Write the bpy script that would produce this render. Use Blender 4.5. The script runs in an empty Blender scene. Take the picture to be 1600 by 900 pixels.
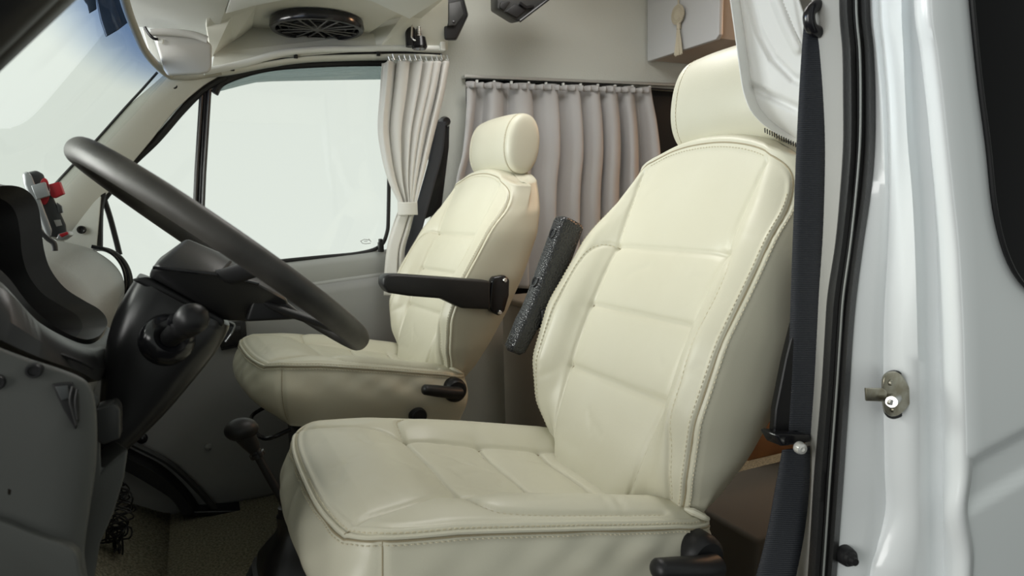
import bpy, bmesh, math, random
import numpy as np
from mathutils import Vector, Matrix
PI = math.pi
scn = bpy.context.scene
COL = scn.collection

# ------------------------------------------------------------------ camera
CP = np.array([-.473, -.979, .960]); YAW, PIT, ROL, FPX = .440, .120, -.023, 1056.4
FW = np.array([math.sin(YAW)*math.cos(PIT), math.cos(YAW)*math.cos(PIT), -math.sin(PIT)])
_r0 = np.array([math.cos(YAW), -math.sin(YAW), 0.]); _u0 = np.cross(_r0, FW)
RT = math.cos(ROL)*_r0 + math.sin(ROL)*_u0; UP = -math.sin(ROL)*_r0 + math.cos(ROL)*_u0
cam_data = bpy.data.cameras.new('camera'); cam = bpy.data.objects.new('camera', cam_data)
COL.objects.link(cam); scn.camera = cam
cam_data.sensor_width = 36.0; cam_data.lens = FPX/1600*36.0
cam_data.dof.use_dof = True; cam_data.dof.focus_distance = 1.35; cam_data.dof.aperture_fstop = 7.1
cam_data.clip_start = .02; cam_data.clip_end = 100
M = Matrix(((RT[0], UP[0], -FW[0], CP[0]), (RT[1], UP[1], -FW[1], CP[1]), (RT[2], UP[2], -FW[2], CP[2]), (0, 0, 0, 1)))
cam.matrix_world = M
scn.view_settings.view_transform = 'Standard'; scn.view_settings.look = 'None'
scn.view_settings.gamma = 1.0; scn.view_settings.use_curve_mapping = False
scn.view_settings.exposure = 0.0

# ------------------------------------------------------------------ world: bright studio cyclorama, darker floor below
w = bpy.data.worlds.new('studio'); scn.world = w; w.use_nodes = True
nt = w.node_tree; nt.nodes.clear()
out = nt.nodes.new('ShaderNodeOutputWorld'); bg = nt.nodes.new('ShaderNodeBackground')
tc = nt.nodes.new('ShaderNodeTexCoord'); sx = nt.nodes.new('ShaderNodeSeparateXYZ')
rp = nt.nodes.new('ShaderNodeValToRGB'); mr = nt.nodes.new('ShaderNodeMapRange')
mr.inputs['From Min'].default_value = -1; mr.inputs['From Max'].default_value = 1
nt.links.new(tc.outputs['Generated'], sx.inputs[0]); nt.links.new(sx.outputs['Z'], mr.inputs['Value'])
nt.links.new(mr.outputs[0], rp.inputs[0]); nt.links.new(rp.outputs[0], bg.inputs[0]); nt.links.new(bg.outputs[0], out.inputs[0])
az = nt.nodes.new('ShaderNodeMapRange'); az.inputs['From Min'].default_value = -.75; az.inputs['From Max'].default_value = .15   # the hall behind the photographer is dimmer
az.inputs['To Min'].default_value = .55; az.inputs['To Max'].default_value = 1.15
nt.links.new(sx.outputs['Y'], az.inputs['Value']); nt.links.new(az.outputs[0], bg.inputs[1])
cr = rp.color_ramp
cr.elements[0].position = 0.30; cr.elements[0].color = (.03, .03, .03, 1)
cr.elements[1].position = 0.445; cr.elements[1].color = (.72, .755, .71, 1)
e = cr.elements.new(0.56); e.color = (.70, .735, .69, 1)
e = cr.elements.new(0.80); e.color = (.60, .63, .60, 1)

def area_light(name, loc, target, size, power, color=(1, 1, 1), sy=None):
    d = bpy.data.lights.new(name, 'AREA'); d.energy = power; d.color = color; d.size = size
    if sy: d.shape = 'RECTANGLE'; d.size_y = sy
    o = bpy.data.objects.new(name, d); COL.objects.link(o); o.location = loc
    o.rotation_euler = (Vector(target)-Vector(loc)).to_track_quat('-Z', 'Y').to_euler()
    return o
area_light('studio_softbox', (-2.9, -1.05, 1.40), (.3, .1, 1.0), 1.7, 53, (1, .99, .96))
area_light('right_fill_light', (-3.0, 1.15, 1.62), (.4, .9, .95), 1.5, 128, (1, .99, .96))  # unseen fill light added in front to brighten the passenger side
area_light('cab_fill_light', (.35, .55, 1.96), (.35, .56, 0), .7, 10, (1, .98, .94))  # unseen overhead fill added to lift the dark upper interior
area_light('rear_cabin_lamp', (2.3, .7, 1.75), (1.3, .9, .8), .3, 7, (1, .55, .28))


# ------------------------------------------------------------------ helpers
def ray(px, py): return FW + (px-800)/FPX*RT - (py-450)/FPX*UP
def at(px, py, ax, val):
    """the point where the line of sight of a spot in the photograph meets the plane ax = val"""
    i = 'xyz'.index(ax); d = ray(px, py); return CP + d*((val-CP[i])/d[i])
def Y(px, py, y): return at(px, py, 'y', y)

def new_mat(name, col, rough=.5, metal=0., spec=.5, coat=0., bump=0., bscale=200., noise=0., nscale=5., ncol=None, kind='noise', bdist=.002, emit=None, sheen=0.):
    m = bpy.data.materials.new(name); m.use_nodes = True; t = m.node_tree; p = t.nodes['Principled BSDF']
    p.inputs['Base Color'].default_value = (*col, 1); p.inputs['Roughness'].default_value = rough
    p.inputs['Metallic'].default_value = metal; p.inputs['Specular IOR Level'].default_value = spec
    p.inputs['Coat Weight'].default_value = coat; p.inputs['Coat Roughness'].default_value = .08
    p.inputs['Sheen Weight'].default_value = sheen
    if emit: p.inputs['Emission Color'].default_value = (*emit[0], 1); p.inputs['Emission Strength'].default_value = emit[1]
    tcn = t.nodes.new('ShaderNodeTexCoord')
    if bump:
        if kind == 'voronoi':
            n = t.nodes.new('ShaderNodeTexVoronoi'); n.inputs['Scale'].default_value = bscale; o = n.outputs['Distance']
        elif kind == 'wave':
            n = t.nodes.new('ShaderNodeTexWave'); n.inputs['Scale'].default_value = bscale; n.bands_direction = 'Z'; o = n.outputs['Fac']
        else:
            n = t.nodes.new('ShaderNodeTexNoise'); n.inputs['Scale'].default_value = bscale; n.inputs['Detail'].default_value = 4; o = n.outputs['Fac']
        b = t.nodes.new('ShaderNodeBump'); b.inputs['Strength'].default_value = bump; b.inputs['Distance'].default_value = bdist
        t.links.new(tcn.outputs['Object'], n.inputs['Vector']); t.links.new(o, b.inputs['Height']); t.links.new(b.outputs[0], p.inputs['Normal'])
    if noise:
        n = t.nodes.new('ShaderNodeTexNoise'); n.inputs['Scale'].default_value = nscale; n.inputs['Detail'].default_value = 5
        r = t.nodes.new('ShaderNodeMapRange'); r.inputs['From Min'].default_value = .35; r.inputs['From Max'].default_value = .65
        r.inputs['To Max'].default_value = noise
        mx = t.nodes.new('ShaderNodeMix'); mx.data_type = 'RGBA'
        mx.inputs[6].default_value = (*col, 1); mx.inputs[7].default_value = (*(ncol or tuple(c*.5 for c in col)), 1)
        t.links.new(tcn.outputs['Object'], n.inputs['Vector']); t.links.new(n.outputs['Fac'], r.inputs['Value'])
        t.links.new(r.outputs[0], mx.inputs[0]); t.links.new(mx.outputs[2], p.inputs['Base Color'])
    return m

LEATHER = new_mat('cream_leather', (.62, .60, .485), .38, spec=.45, bump=.22, bscale=420, bdist=.0006, noise=.5, nscale=5, ncol=(.57, .545, .425))
THREAD = new_mat('cream_thread', (.60, .55, .41), .8)
SEAM = new_mat('seam_cord_shaded', (.33, .28, .18), .6)  # cord colour darkened to carry the shade of the deep seam grooves
BLK = new_mat('black_plastic', (.012, .012, .013), .42, spec=.35, bump=.25, bscale=700, bdist=.0004)
BLKG = new_mat('glossy_black_plastic', (.010, .010, .012), .18, spec=.5)
GRAIN = new_mat('grained_black_vinyl', (.020, .021, .024), .27, spec=.6, bump=.8, bscale=260, bdist=.0018, kind='voronoi')
RUBBER = new_mat('black_rubber', (.012, .012, .013), .5, spec=.35)
RIM = new_mat('worn_wheel_rubber', (.026, .025, .023), .46, spec=.42, noise=.9, nscale=11, ncol=(.07, .066, .06), bump=.3, bscale=90, bdist=.0008)
DASH = new_mat('grey_grained_dash', (.27, .275, .262), .46, bump=.7, bscale=170, bdist=.0012)
DASHD = new_mat('grey_lower_dash_shaded', (.078, .081, .076), .5, bump=.2, bscale=500, bdist=.0006)  # grey darkened to stand in for shade from the unbuilt open door
CHAR = new_mat('charcoal_plastic', (.035, .036, .036), .42, bump=.15, bscale=500, bdist=.0005)
DOORM = new_mat('grey_door_panel', (.33, .34, .33), .55, bump=.2, bscale=500, bdist=.0006)
DOORL = new_mat('dark_grey_door_lower', (.28, .285, .28), .65, bump=.3, bscale=500, bdist=.0006)
PILLAR = new_mat('light_grey_trim', (.68, .70, .66), .55, bump=.15, bscale=400, bdist=.0005)
BTRIM = new_mat('grey_pillar_trim', (.34, .335, .315), .6, bump=.2, bscale=300, bdist=.0005)
CREAM = new_mat('cream_vinyl', (.72, .72, .65), .5, bump=.25, bscale=350, bdist=.0008)
CREAMW = new_mat('offwhite_vinyl', (.82, .84, .81), .5, bump=.2, bscale=350, bdist=.0006)
VISOR = new_mat('grey_visor_fabric', (.55, .55, .53), .8, bump=.4, bscale=600, bdist=.0006)
WALLM = new_mat('textured_cream_wall', (.66, .675, .625), .75, bump=.6, bscale=160, bdist=.0015)
BEIGE = new_mat('beige_bench_board', (.30, .265, .21), .75, bump=.4, bscale=220, bdist=.001)
CARPET = new_mat('olive_carpet', (.36, .335, .235), .95, bump=1., bscale=330, bdist=.004, noise=1., nscale=150, ncol=(.14, .13, .09))
CLOTH = new_mat('white_curtain_cloth', (.88, .88, .86), .85, bump=.25, bscale=600, bdist=.0006, sheen=.2)
CLOTHP = new_mat('offwhite_curtain_cloth', (.72, .705, .67), .85, bump=.25, bscale=600, bdist=.0006, sheen=.2)
CLOTHG = new_mat('grey_blackout_cloth', (.46, .455, .455), .8, bump=.25, bscale=600, bdist=.0006)
for m_ in (CLOTH, CLOTHP):
    t_ = m_.node_tree; p_ = t_.nodes['Principled BSDF']; o_ = t_.nodes['Material Output']
    tl = t_.nodes.new('ShaderNodeBsdfTranslucent'); tl.inputs[0].default_value = (.85, .85, .82, 1); mx_ = t_.nodes.new('ShaderNodeMixShader'); mx_.inputs[0].default_value = .22
    t_.links.new(p_.outputs[0], mx_.inputs[1]); t_.links.new(tl.outputs[0], mx_.inputs[2]); t_.links.new(mx_.outputs[0], o_.inputs[0])
PAINT = new_mat('white_car_paint', (.80, .83, .84), .28, spec=.5, coat=.6)
PAINT2 = new_mat('body_side_paint', (.84, .88, .89), .38, spec=.4, coat=.25)
BGLASS = new_mat('black_privacy_glass', (.003, .003, .004), .3, spec=.03)
DGLASS = new_mat('dark_tinted_glass', (.012, .013, .014), .3, spec=.2)
CHROME = new_mat('chrome', (.75, .75, .74), .22, metal=1)
STEEL = new_mat('zinc_steel', (.42, .40, .33), .32, metal=1, noise=.6, nscale=60, ncol=(.2, .17, .1))
WEB = new_mat('seat_belt_webbing', (.028, .031, .038), .42, spec=.5, bump=.9, bscale=120, bdist=.001, kind='wave')
RED = new_mat('red_plastic', (.45, .015, .025), .4)
PHG = new_mat('graphite_plastic', (.055, .06, .062), .4)
SILV = new_mat('silver_plastic', (.34, .36, .37), .3, metal=.3)
WOOD = new_mat('orange_wood', (.36, .16, .06), .5, noise=.6, nscale=12)
MACR = new_mat('macrame_cotton', (.55, .50, .39), .9, bump=.6, bscale=300, bdist=.002)
CABW = new_mat('white_cabinet_laminate', (.56, .57, .58), .4)
PINK = new_mat('beige_cabinet_underside', (.42, .35, .29), .6)
TRACK = new_mat('aluminium_track', (.55, .55, .53), .35, metal=.6)
WIRE = new_mat('black_cable', (.008, .008, .008), .5)

def glass_mat(name, tint, glossy=.04, band=None):
    m = bpy.data.materials.new(name); m.use_nodes = True; t = m.node_tree; t.nodes.clear()
    o = t.nodes.new('ShaderNodeOutputMaterial'); mix = t.nodes.new('ShaderNodeMixShader')
    tr = t.nodes.new('ShaderNodeBsdfTransparent'); gl = t.nodes.new('ShaderNodeBsdfGlossy')
    gl.inputs['Roughness'].default_value = .03; tr.inputs[0].default_value = (*tint, 1); mix.inputs[0].default_value = glossy
    t.links.new(tr.outputs[0], mix.inputs[1]); t.links.new(gl.outputs[0], mix.inputs[2]); t.links.new(mix.outputs[0], o.inputs[0])
    if band:   # the dyed sun band along the top of a windscreen: (x0, x1, colour) in metres
        c = t.nodes.new('ShaderNodeTexCoord'); s = t.nodes.new('ShaderNodeSeparateXYZ'); r = t.nodes.new('ShaderNodeValToRGB')
        q = t.nodes.new('ShaderNodeMapRange'); q.inputs['From Min'].default_value = band[0]; q.inputs['From Max'].default_value = band[1]
        t.links.new(c.outputs['Object'], s.inputs[0]); t.links.new(s.outputs['Z'], q.inputs['Value']); t.links.new(q.outputs[0], r.inputs[0])
        r.color_ramp.elements[0].position = 0; r.color_ramp.elements[0].color = (*tint, 1)
        r.color_ramp.elements[1].position = 1; r.color_ramp.elements[1].color = (*band[2], 1)
        r.color_ramp.interpolation = 'EASE'
        t.links.new(r.outputs[0], tr.inputs[0])
    return m
GLASS = glass_mat('side_window_glass', (.97, .985, .97), .03)

def tag(o, label=None, cat=None, group=None, kind=None):
    if label: o['label'] = label
    if cat: o['category'] = cat
    if group: o['group'] = group
    if kind: o['kind'] = kind
    return o
def adopt(o, parent):
    if parent is not None:
        o.parent = parent; o.matrix_parent_inverse = Matrix.Translation(-_wl(parent))
    return o
def _wl(o):
    v = Vector(o.location)
    return v if o.parent is None else v
def link(name, mesh, mat, parent=None, smooth=True, sharp=None):
    if smooth:
        mesh.polygons.foreach_set('use_smooth', [True]*len(mesh.polygons))
    mesh.materials.append(mat)
    o = bpy.data.objects.new(name, mesh); COL.objects.link(o)
    if sharp is not None: mesh.set_sharp_from_angle(angle=sharp)
    if parent is not None:
        o.parent = parent
        o.matrix_parent_inverse = Matrix.Translation(-Vector(parent.location)) if parent.type == 'EMPTY' else Matrix()
    return o
def empty(name, loc, label, cat, group=None):
    o = bpy.data.objects.new(name, None); COL.objects.link(o); o.location = loc; o.empty_display_size = .05
    return tag(o, label, cat, group)

class G:
    """collects shapes into one mesh"""
    def __init__(s): s.v = []; s.f = []
    def add(s, v, f):
        n = len(s.v); s.v += [tuple(map(float, p)) for p in v]; s.f += [tuple(int(i)+n for i in q) for q in f]; return s
    def build(s, name, mat, parent=None, smooth=True, sharp=math.radians(40), solid=0, bevel=0):
        me = bpy.data.meshes.new(name); me.from_pydata(s.v, [], s.f)
        bm = bmesh.new(); bm.from_mesh(me); bmesh.ops.recalc_face_normals(bm, faces=bm.faces)
        if bevel:
            es = [e for e in bm.edges if len(e.link_faces) == 2 and e.calc_face_angle(0) > .35]
            bmesh.ops.bevel(bm, geom=es, offset=bevel, segments=3, profile=.5, affect='EDGES', clamp_overlap=True)
        bm.to_mesh(me); bm.free()
        o = link(name, me, mat, parent, smooth, sharp if smooth else None)
        if solid:
            md = o.modifiers.new('thickness', 'SOLIDIFY'); md.thickness = solid; md.offset = 0
        return o
    def grid(s, P, closed_u=False, closed_v=False):
        P = np.asarray(P); a, b = P.shape[:2]; f = []
        for i in range(a if closed_u else a-1):
            for j in range(b if closed_v else b-1):
                f.append((i*b+j, i*b+(j+1) % b, ((i+1) % a)*b+(j+1) % b, ((i+1) % a)*b+j))
        return s.add(P.reshape(-1, 3), f)
    def box(s, c, size, rot=None):
        c = np.array(c, float); h = np.array(size, float)/2; R = np.eye(3) if rot is None else np.array(rot)
        v = [c + R @ (h*np.array(k)) for k in ((-1, -1, -1), (1, -1, -1), (1, 1, -1), (-1, 1, -1), (-1, -1, 1), (1, -1, 1), (1, 1, 1), (-1, 1, 1))]
        return s.add(v, [(0, 3, 2, 1), (4, 5, 6, 7), (0, 1, 5, 4), (1, 2, 6, 5), (2, 3, 7, 6), (3, 0, 4, 7)])
    def prism(s, pts, vec):
        """a polygon (3-D points) pulled along vec"""
        n = len(pts); pts = [np.array(p, float) for p in pts]; vec = np.array(vec, float)
        v = pts + [p+vec for p in pts]
        return s.add(v, [tuple(range(n)), tuple(range(2*n-1, n-1, -1))] + [(i, (i+1) % n, n+(i+1) % n, n+i) for i in range(n)])
    def tube(s, pts, r, n=12, flat=1., cap=True, upv=(0, 0, 1)):
        pts = np.array(pts, float); m = len(pts); rr = np.full(m, r) if np.isscalar(r) else np.array(r, float)
        rows = []; prev = None
        for i in range(m):
            d = pts[min(i+1, m-1)]-pts[max(i-1, 0)]; d /= np.linalg.norm(d)+1e-12
            if prev is None:
                a = np.cross(d, upv)
                if np.linalg.norm(a) < .05: a = np.cross(d, (1, 0, 0))
            else: a = prev - d*(prev @ d)
            a /= np.linalg.norm(a); prev = a; b = np.cross(d, a)
            rows.append([pts[i]+rr[i]*(math.cos(t)*a+flat*math.sin(t)*b) for t in np.arange(n)*2*PI/n])
        k = len(s.v); s.grid(rows, closed_v=True)
        if cap:
            s.f.append(tuple(k+j for j in range(n))[::-1]); s.f.append(tuple(k+(m-1)*n+j for j in range(n)))
        return s
    def lathe(s, prof, c, axis, n=32, ref=(0, 0, 1)):
        """prof: (radius, height along axis)"""
        c = np.array(c, float); ax = np.array(axis, float); ax /= np.linalg.norm(ax)
        a = np.cross(ax, ref)
        if np.linalg.norm(a) < .05: a = np.cross(ax, (1, 0, 0))
        a /= np.linalg.norm(a); b = np.cross(ax, a)
        rows = [[c+ax*h+max(r, 1e-5)*(math.cos(t)*a+math.sin(t)*b) for t in np.arange(n)*2*PI/n] for r, h in prof]
        return s.grid(rows, closed_v=True)
    def ball(s, c, r, n=16):
        c = np.array(c, float); r = np.array(r if hasattr(r, '__len__') else (r, r, r), float)
        rows = [[c+r*np.array((math.sin(p)*math.cos(t), math.sin(p)*math.sin(t), math.cos(p))) for t in np.arange(n*2)*PI/n] for p in np.linspace(.001, PI-.001, n)]
        return s.grid(rows, closed_v=True)
    def hull(s, pts):
        bm = bmesh.new()
        for p in pts: bm.verts.new(tuple(map(float, p)))
        bmesh.ops.convex_hull(bm, input=bm.verts)
        loose = [v for v in bm.verts if not v.link_faces]; bmesh.ops.delete(bm, geom=loose, context='VERTS')
        bmesh.ops.dissolve_limit(bm, angle_limit=.02, verts=bm.verts, edges=bm.edges)
        bm.verts.index_update()
        v = [tuple(x.co) for x in bm.verts]; f = [[x.index for x in q.verts] for q in bm.faces]; bm.free()
        return s.add(v, f)

def spline(pts, n, closed=False):
    """Catmull-Rom through pts, n samples per span"""
    P = np.array(pts, float); m = len(P); o = []
    for i in range(m if closed else m-1):
        if closed: p0, p1, p2, p3 = P[(i-1) % m], P[i], P[(i+1) % m], P[(i+2) % m]
        else: p0, p1, p2, p3 = P[max(i-1, 0)], P[i], P[i+1], P[min(i+2, m-1)]
        for t in np.arange(n)/n:
            o.append(.5*((2*p1)+(p2-p0)*t+(2*p0-5*p1+4*p2-p3)*t*t+(3*p1-p0-3*p2+p3)*t**3))
    if not closed: o.append(P[-1])
    return np.array(o)
def resample(P, n):
    P = np.array(P, float); L = np.r_[0, np.cumsum(np.linalg.norm(np.diff(P, axis=0), axis=1))]
    t = np.linspace(0, L[-1], n); return np.array([np.interp(t, L, P[:, k]) for k in range(P.shape[1])]).T
def dist_poly(X, Yv, poly):
    """distance of the points (X, Yv) to a polyline"""
    d = np.full(X.shape, 9.)
    for (x0, y0), (x1, y1) in zip(poly[:-1], poly[1:]):
        vx, vy = x1-x0, y1-y0; L = vx*vx+vy*vy+1e-12
        t = np.clip(((X-x0)*vx+(Yv-y0)*vy)/L, 0, 1)
        d = np.minimum(d, np.hypot(X-x0-t*vx, Yv-y0-t*vy))
    return d
def sm(x, a, b):
    t = np.clip((x-a)/(b-a), 0, 1); return t*t*(3-2*t)
def dashes(g, P, N, step=.0075, ln=.0048, r=.0009, lift=.0006):
    """stitches: short raised threads along the polyline P with surface normals N"""
    L = np.r_[0, np.cumsum(np.linalg.norm(np.diff(P, axis=0), axis=1))]
    f = lambda s, A: np.array([np.interp(s, L, A[:, k]) for k in range(3)])
    for s in np.arange(step, L[-1]-step, step):
        a = f(s-ln/2, P); b = f(s+ln/2, P); n = f(s, N); n /= np.linalg.norm(n)+1e-9
        g.tube([a-n*r*.6, (a*.75+b*.25)+n*lift, (a*.25+b*.75)+n*lift, b-n*r*.6], [r*.6, r, r, r*.6], 5)

# ================================================================== THE VAN BODY (setting)
def strut(o): o['kind'] = 'structure'; return o
# floor: carpet, with the footwell rising to the bulkhead
g = G(); g.box((.9, .47, -.03), (3.8, 1.92, .06)); strut(g.build('floor', CARPET, bevel=.002))
fw = [(-.60, 0), (-.75, .10), (-.90, .28), (-1.0, .45), (-1.05, .95)]
g = G(); g.grid([[(x, y, z+.003) for x, z in resample(spline(fw, 6), 24)] for y in (-.40, .5, 1.40)]); strut(g.build('wall_front', CARPET, solid=.01))
# far side wall: from the B-pillar backwards, with the opening of the rear side window
yw = 1.42
g = G()
def slab(g, x0, x1, z0, z1, y0=yw, y1=yw+.05): g.box(((x0+x1)/2, (y0+y1)/2, (z0+z1)/2), (x1-x0, y1-y0, z1-z0))
slab(g, .33, .485, 0, 2.0); slab(g, .485, 1.62, 0, .52); slab(g, .485, 1.62, 1.44, 2.0); slab(g, 1.62, 2.8, 0, 2.0)
strut(g.build('wall_right', WALLM, smooth=False))
g = G(); g.box((-.07, 1.445, 1.75), (.80, .05, .54)); strut(g.build('wall_right_front', CREAM, smooth=False))
g = G(); g.box((2.82, .48, 1.0), (.05, 1.95, 2.0)); strut(g.build('wall_rear', WALLM, smooth=False))
g = G(); g.box((.9, .48, 2.03), (3.9, 1.98, .05)); strut(g.build('ceiling', CREAM, smooth=False))
g = G(); g.box((-.9, .48, 1.80), (.05, 1.9, .45)); g.box((.3, -.44, 1.72), (2.4, .05, .5)); strut(g.build('wall_left', CREAM, smooth=False))
# rear side window glass behind the grey curtain
g = G(); g.box((1.05, yw+.03, .98), (1.13, .008, .92)); strut(g.build('window_2', DGLASS, smooth=False))

# flat glowing panel added beyond the windscreen for the bright area there
g = G(); g.prism(spline([Y(*p, 4.2) for p in ((-400, -300), (230, -300), (215, -60), (168, 34), (150, 62), (100, 122), (62, 166), (38, 188), (14, 198), (-20, 200), (-400, 205))], 4), (0, .05, 0))
tag(g.build('glowing_panel', new_mat('pale_glow', (.02, .02, .02), .9, spec=0, emit=((.96, 1.0, .955), .95)), smooth=False), 'large pale panel glowing beyond the windscreen', 'studio light')
# ---- far front door: lower panel with the window opening above
def P138(px, py, y=1.38): return Y(px, py, y)
door = empty('door_1', (-.2, 1.40, 0), 'grey passenger door inner panel below the large side window', 'door'); door['kind'] = 'structure'
belt = [(100, 455), (200, 440), (300, 430), (350, 421), (440, 412), (520, 402), (600, 392), (640, 388)]
bl = [Y(a, b, 1.385) for a, b in belt]; bl[0] = bl[0]+np.array((-.2, 0, 0)); bl.append(np.array((.34, 1.385, .815)))
bl = spline(bl, 6)
rows = []
for p in bl:
    x, z = p[0], p[2]
    prof = [(1.42, z+.0), (1.385, z+.002), (1.370, z-.006), (1.362, z-.022), (1.372, z-.075), (1.362, z-.085), (1.356, z-.12), (1.352, z-.22), (1.352, .10), (1.36, .02), (1.40, -.02)]
    rows.append([(x, a, b) for a, b in prof])
g = G(); g.grid([r[:6] for r in rows]); g.build('door_card_top', DOORM, door, solid=.004)
g = G(); g.grid([r[5:] for r in rows]); g.build('door_card', DOORL, door, solid=.004)
# inner door handle
g = G(); q = [Y(*p, 1.335) for p in ((334, 505), (384, 502), (386, 528), (380, 541), (346, 548))]
g.prism(q, (0, .02, 0)); h = g.build('handle_bezel', BLK, door, bevel=.003)
g = G(); g.tube(spline([Y(*p, 1.325) for p in ((340, 512), (352, 503), (366, 507), (362, 520), (352, 534))], 6), .007, 8, .5); g.build('release_lever', SILV, h)
g = G(); g.prism([Y(*p, 1.336) for p in ((338, 512), (376, 508), (378, 538), (346, 544))], (0, -.003, 0)); g.build('handle_recess', BLKG, h, bevel=.001)
# screws and clips of the door card
for px, py, r, m in ((325, 699, .011, DOORL), (222, 685, .016, BLKG)):
    g = G(); c = Y(px, py, 1.345); g.lathe([(0, -.008), (r*.6, -.007), (r, -.003), (r, .006)], c, (0, 1, 0), 20); g.build('clip', m, door)
# wheel-arch / door seal lower front: black curved threshold
g = G(); arch = [(150, 668), (200, 702), (250, 728), (290, 765), (318, 806)]
inn = [(150, 712), (200, 735), (240, 758), (272, 780), (288, 806)]
A = spline([Y(*p, 1.34) for p in arch], 6); B = spline([Y(*p, 1.30) for p in inn], 6)
g.grid([A, (A+B)/2+np.array((0, -.02, .01)), B, B+np.array((0, .06, -.01))]); strut(g.build('trim_1', BLK, solid=.012))
g = G(); g.tube(spline([Y(*p, 1.325) for p in ((160, 664), (205, 692), (262, 722), (305, 760), (345, 806))], 8), .010, 8); strut(g.build('trim_2', CHAR))
g = G(); g.prism([Y(285, 800, 1.30), Y(480, 795, 1.30), Y(480, 806, 1.30), Y(285, 808, 1.30)], (0, .1, 0)); strut(g.build('trim_3', BLKG, bevel=.003))

# window of the passenger door: glass, divider, gaskets
g = G(); gl = [Y(*p, 1.40) for p in ((150, 455), (640, 405), (640, 70), (330, 100), (300, 125), (120, 360))]
g.prism(gl, (0, .005, 0)); win = strut(g.build('window_1', GLASS, smooth=False))
def strip(name, pts, r, mat, parent=None, y=1.385, n=8, flat=1., k=8):
    g = G(); g.tube(spline([Y(*p, y) for p in pts], k), r, n, flat); return g.build(name, mat, parent)
strut(strip('trim_4', [(340, 588-182+10), (396, 414), (440, 408), (500, 402), (560, 396), (592, 386), (604, 366), (607, 330), (608, 200), (606, 100)], .007, RUBBER))
strut(strip('trim_5', [(150, 452), (240, 436), (350, 417)], .006, RUBBER))
g = G()
for dx, r in ((-6, .0085), (6, .0085)):
    g.tube([Y(322+dx*1.0, 128, 1.380), Y(313+dx, 270, 1.380), Y(306+dx, 435, 1.380)], r, 10, .8)
g.tube([Y(321, 128, 1.388), Y(306, 435, 1.388)], .008, 8)
strut(g.build('trim_6', new_mat('window_divider_black', (.022, .021, .024), .3, spec=.5)))
strut(strip('trim_7', [(352, 120), (318, 140), (285, 172), (245, 218), (200, 262), (150, 325), (112, 372), (96, 392)], .011, RUBBER, y=1.375))
strut(strip('trim_8', [(340, 116), (300, 138), (262, 172), (222, 218), (175, 270), (128, 330), (96, 376)], .007, RUBBER, y=1.362))
strut(strip('trim_9', [(335, 146), (352, 126), (420, 106), (520, 99), (610, 98)], .012, RUBBER, y=1.385))
# dark tint strip at the top of the door glass
TINT = glass_mat('grey_tint_strip', (.50, .545, .545), .06)
g = G(); top = [(335, 122), (400, 106), (500, 100), (606, 98)]; bot = [(335, 145), (390, 131), (430, 127), (606, 124)]
g.grid([resample(spline([Y(*p, 1.396) for p in top], 4), 14), resample(spline([Y(*p, 1.396) for p in bot], 4), 14)]); g.build('sun_strip', TINT, win, solid=.001)
# maker's mark etched in the corner of the pane
g = G()
for pts in (((563, 377), (569, 374), (577, 375)), ((564, 377), (566, 380), (571, 381), (579, 380)), ((569, 377), (574, 377)), ((576, 373), (580, 378))):
    g.tube([Y(*p, 1.393) for p in pts], .0012, 6)
g.build('etched_mark', new_mat('etched_grey', (.30, .31, .30), .7), win)
# little black catch at the window corner
g = G(); c = Y(595, 386, 1.36); g.box(c, (.018, .02, .035)); g.box(c+np.array((0, 0, .022)), (.012, .02, .014)); strut(g.build('trim_10', BLK, bevel=.003))

# A-pillar (far): light grey inner trim from header to dash
L_ = [(262, 112), (245, 128), (195, 172), (145, 226), (110, 262), (60, 318), (30, 350)]
R_ = [(352, 112), (318, 132), (272, 172), (232, 222), (190, 272), (140, 335), (104, 384)]
A = spline([Y(*p, 1.30) for p in L_], 6); B = spline([Y(*p, 1.355) for p in R_], 6)
rows = [A+np.array((-.004, .05, 0)), A, A*.72+B*.28+np.array((.0, -.014, .006)), A*.4+B*.6+np.array((0, -.016, .006)), B, B+np.array((0, .04, 0))]
g = G(); g.grid(rows); ap = strut(g.build('trim_11', PILLAR, solid=.004))
strut(strip('trim_12', [(246, 113), (222, 140), (196, 168), (146, 224), (110, 262), (75, 300), (55, 322)], .0035, RUBBER, y=1.297))
for px, py, y, r in ((271, 133, 1.315, .009), (127, 359, 1.33, .009)):
    g = G(); c = Y(px, py, y); g.lathe([(0, .004), (r*.5, .004), (r*.55, 0), (r, -.003), (r*1.3, .0), (r*1.3, .01)], c, (0, 1, 0), 20)
    o = g.build('trim_screw', BLK); tag(o, 'black screw high on the A-pillar trim' if py < 200 else 'black screw in the grey triangle by the dash end', 'screw')
# grey triangle at the foot of the pillar and its vertical seal, the curved mirror foot outside
g = G(); g.prism([Y(*p, 1.345) for p in ((158, 306), (150, 400), (60, 400), (88, 376), (118, 336))], (0, .02, 0)); strut(g.build('trim_13', PILLAR, bevel=.003))
strut(strip('trim_14', [(160, 300), (154, 330), (153, 392)], .013, RUBBER, y=1.36))
strut(strip('trim_15', [(163, 312), (172, 340), (180, 370), (187, 398)], .008, RUBBER, y=1.40))

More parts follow.
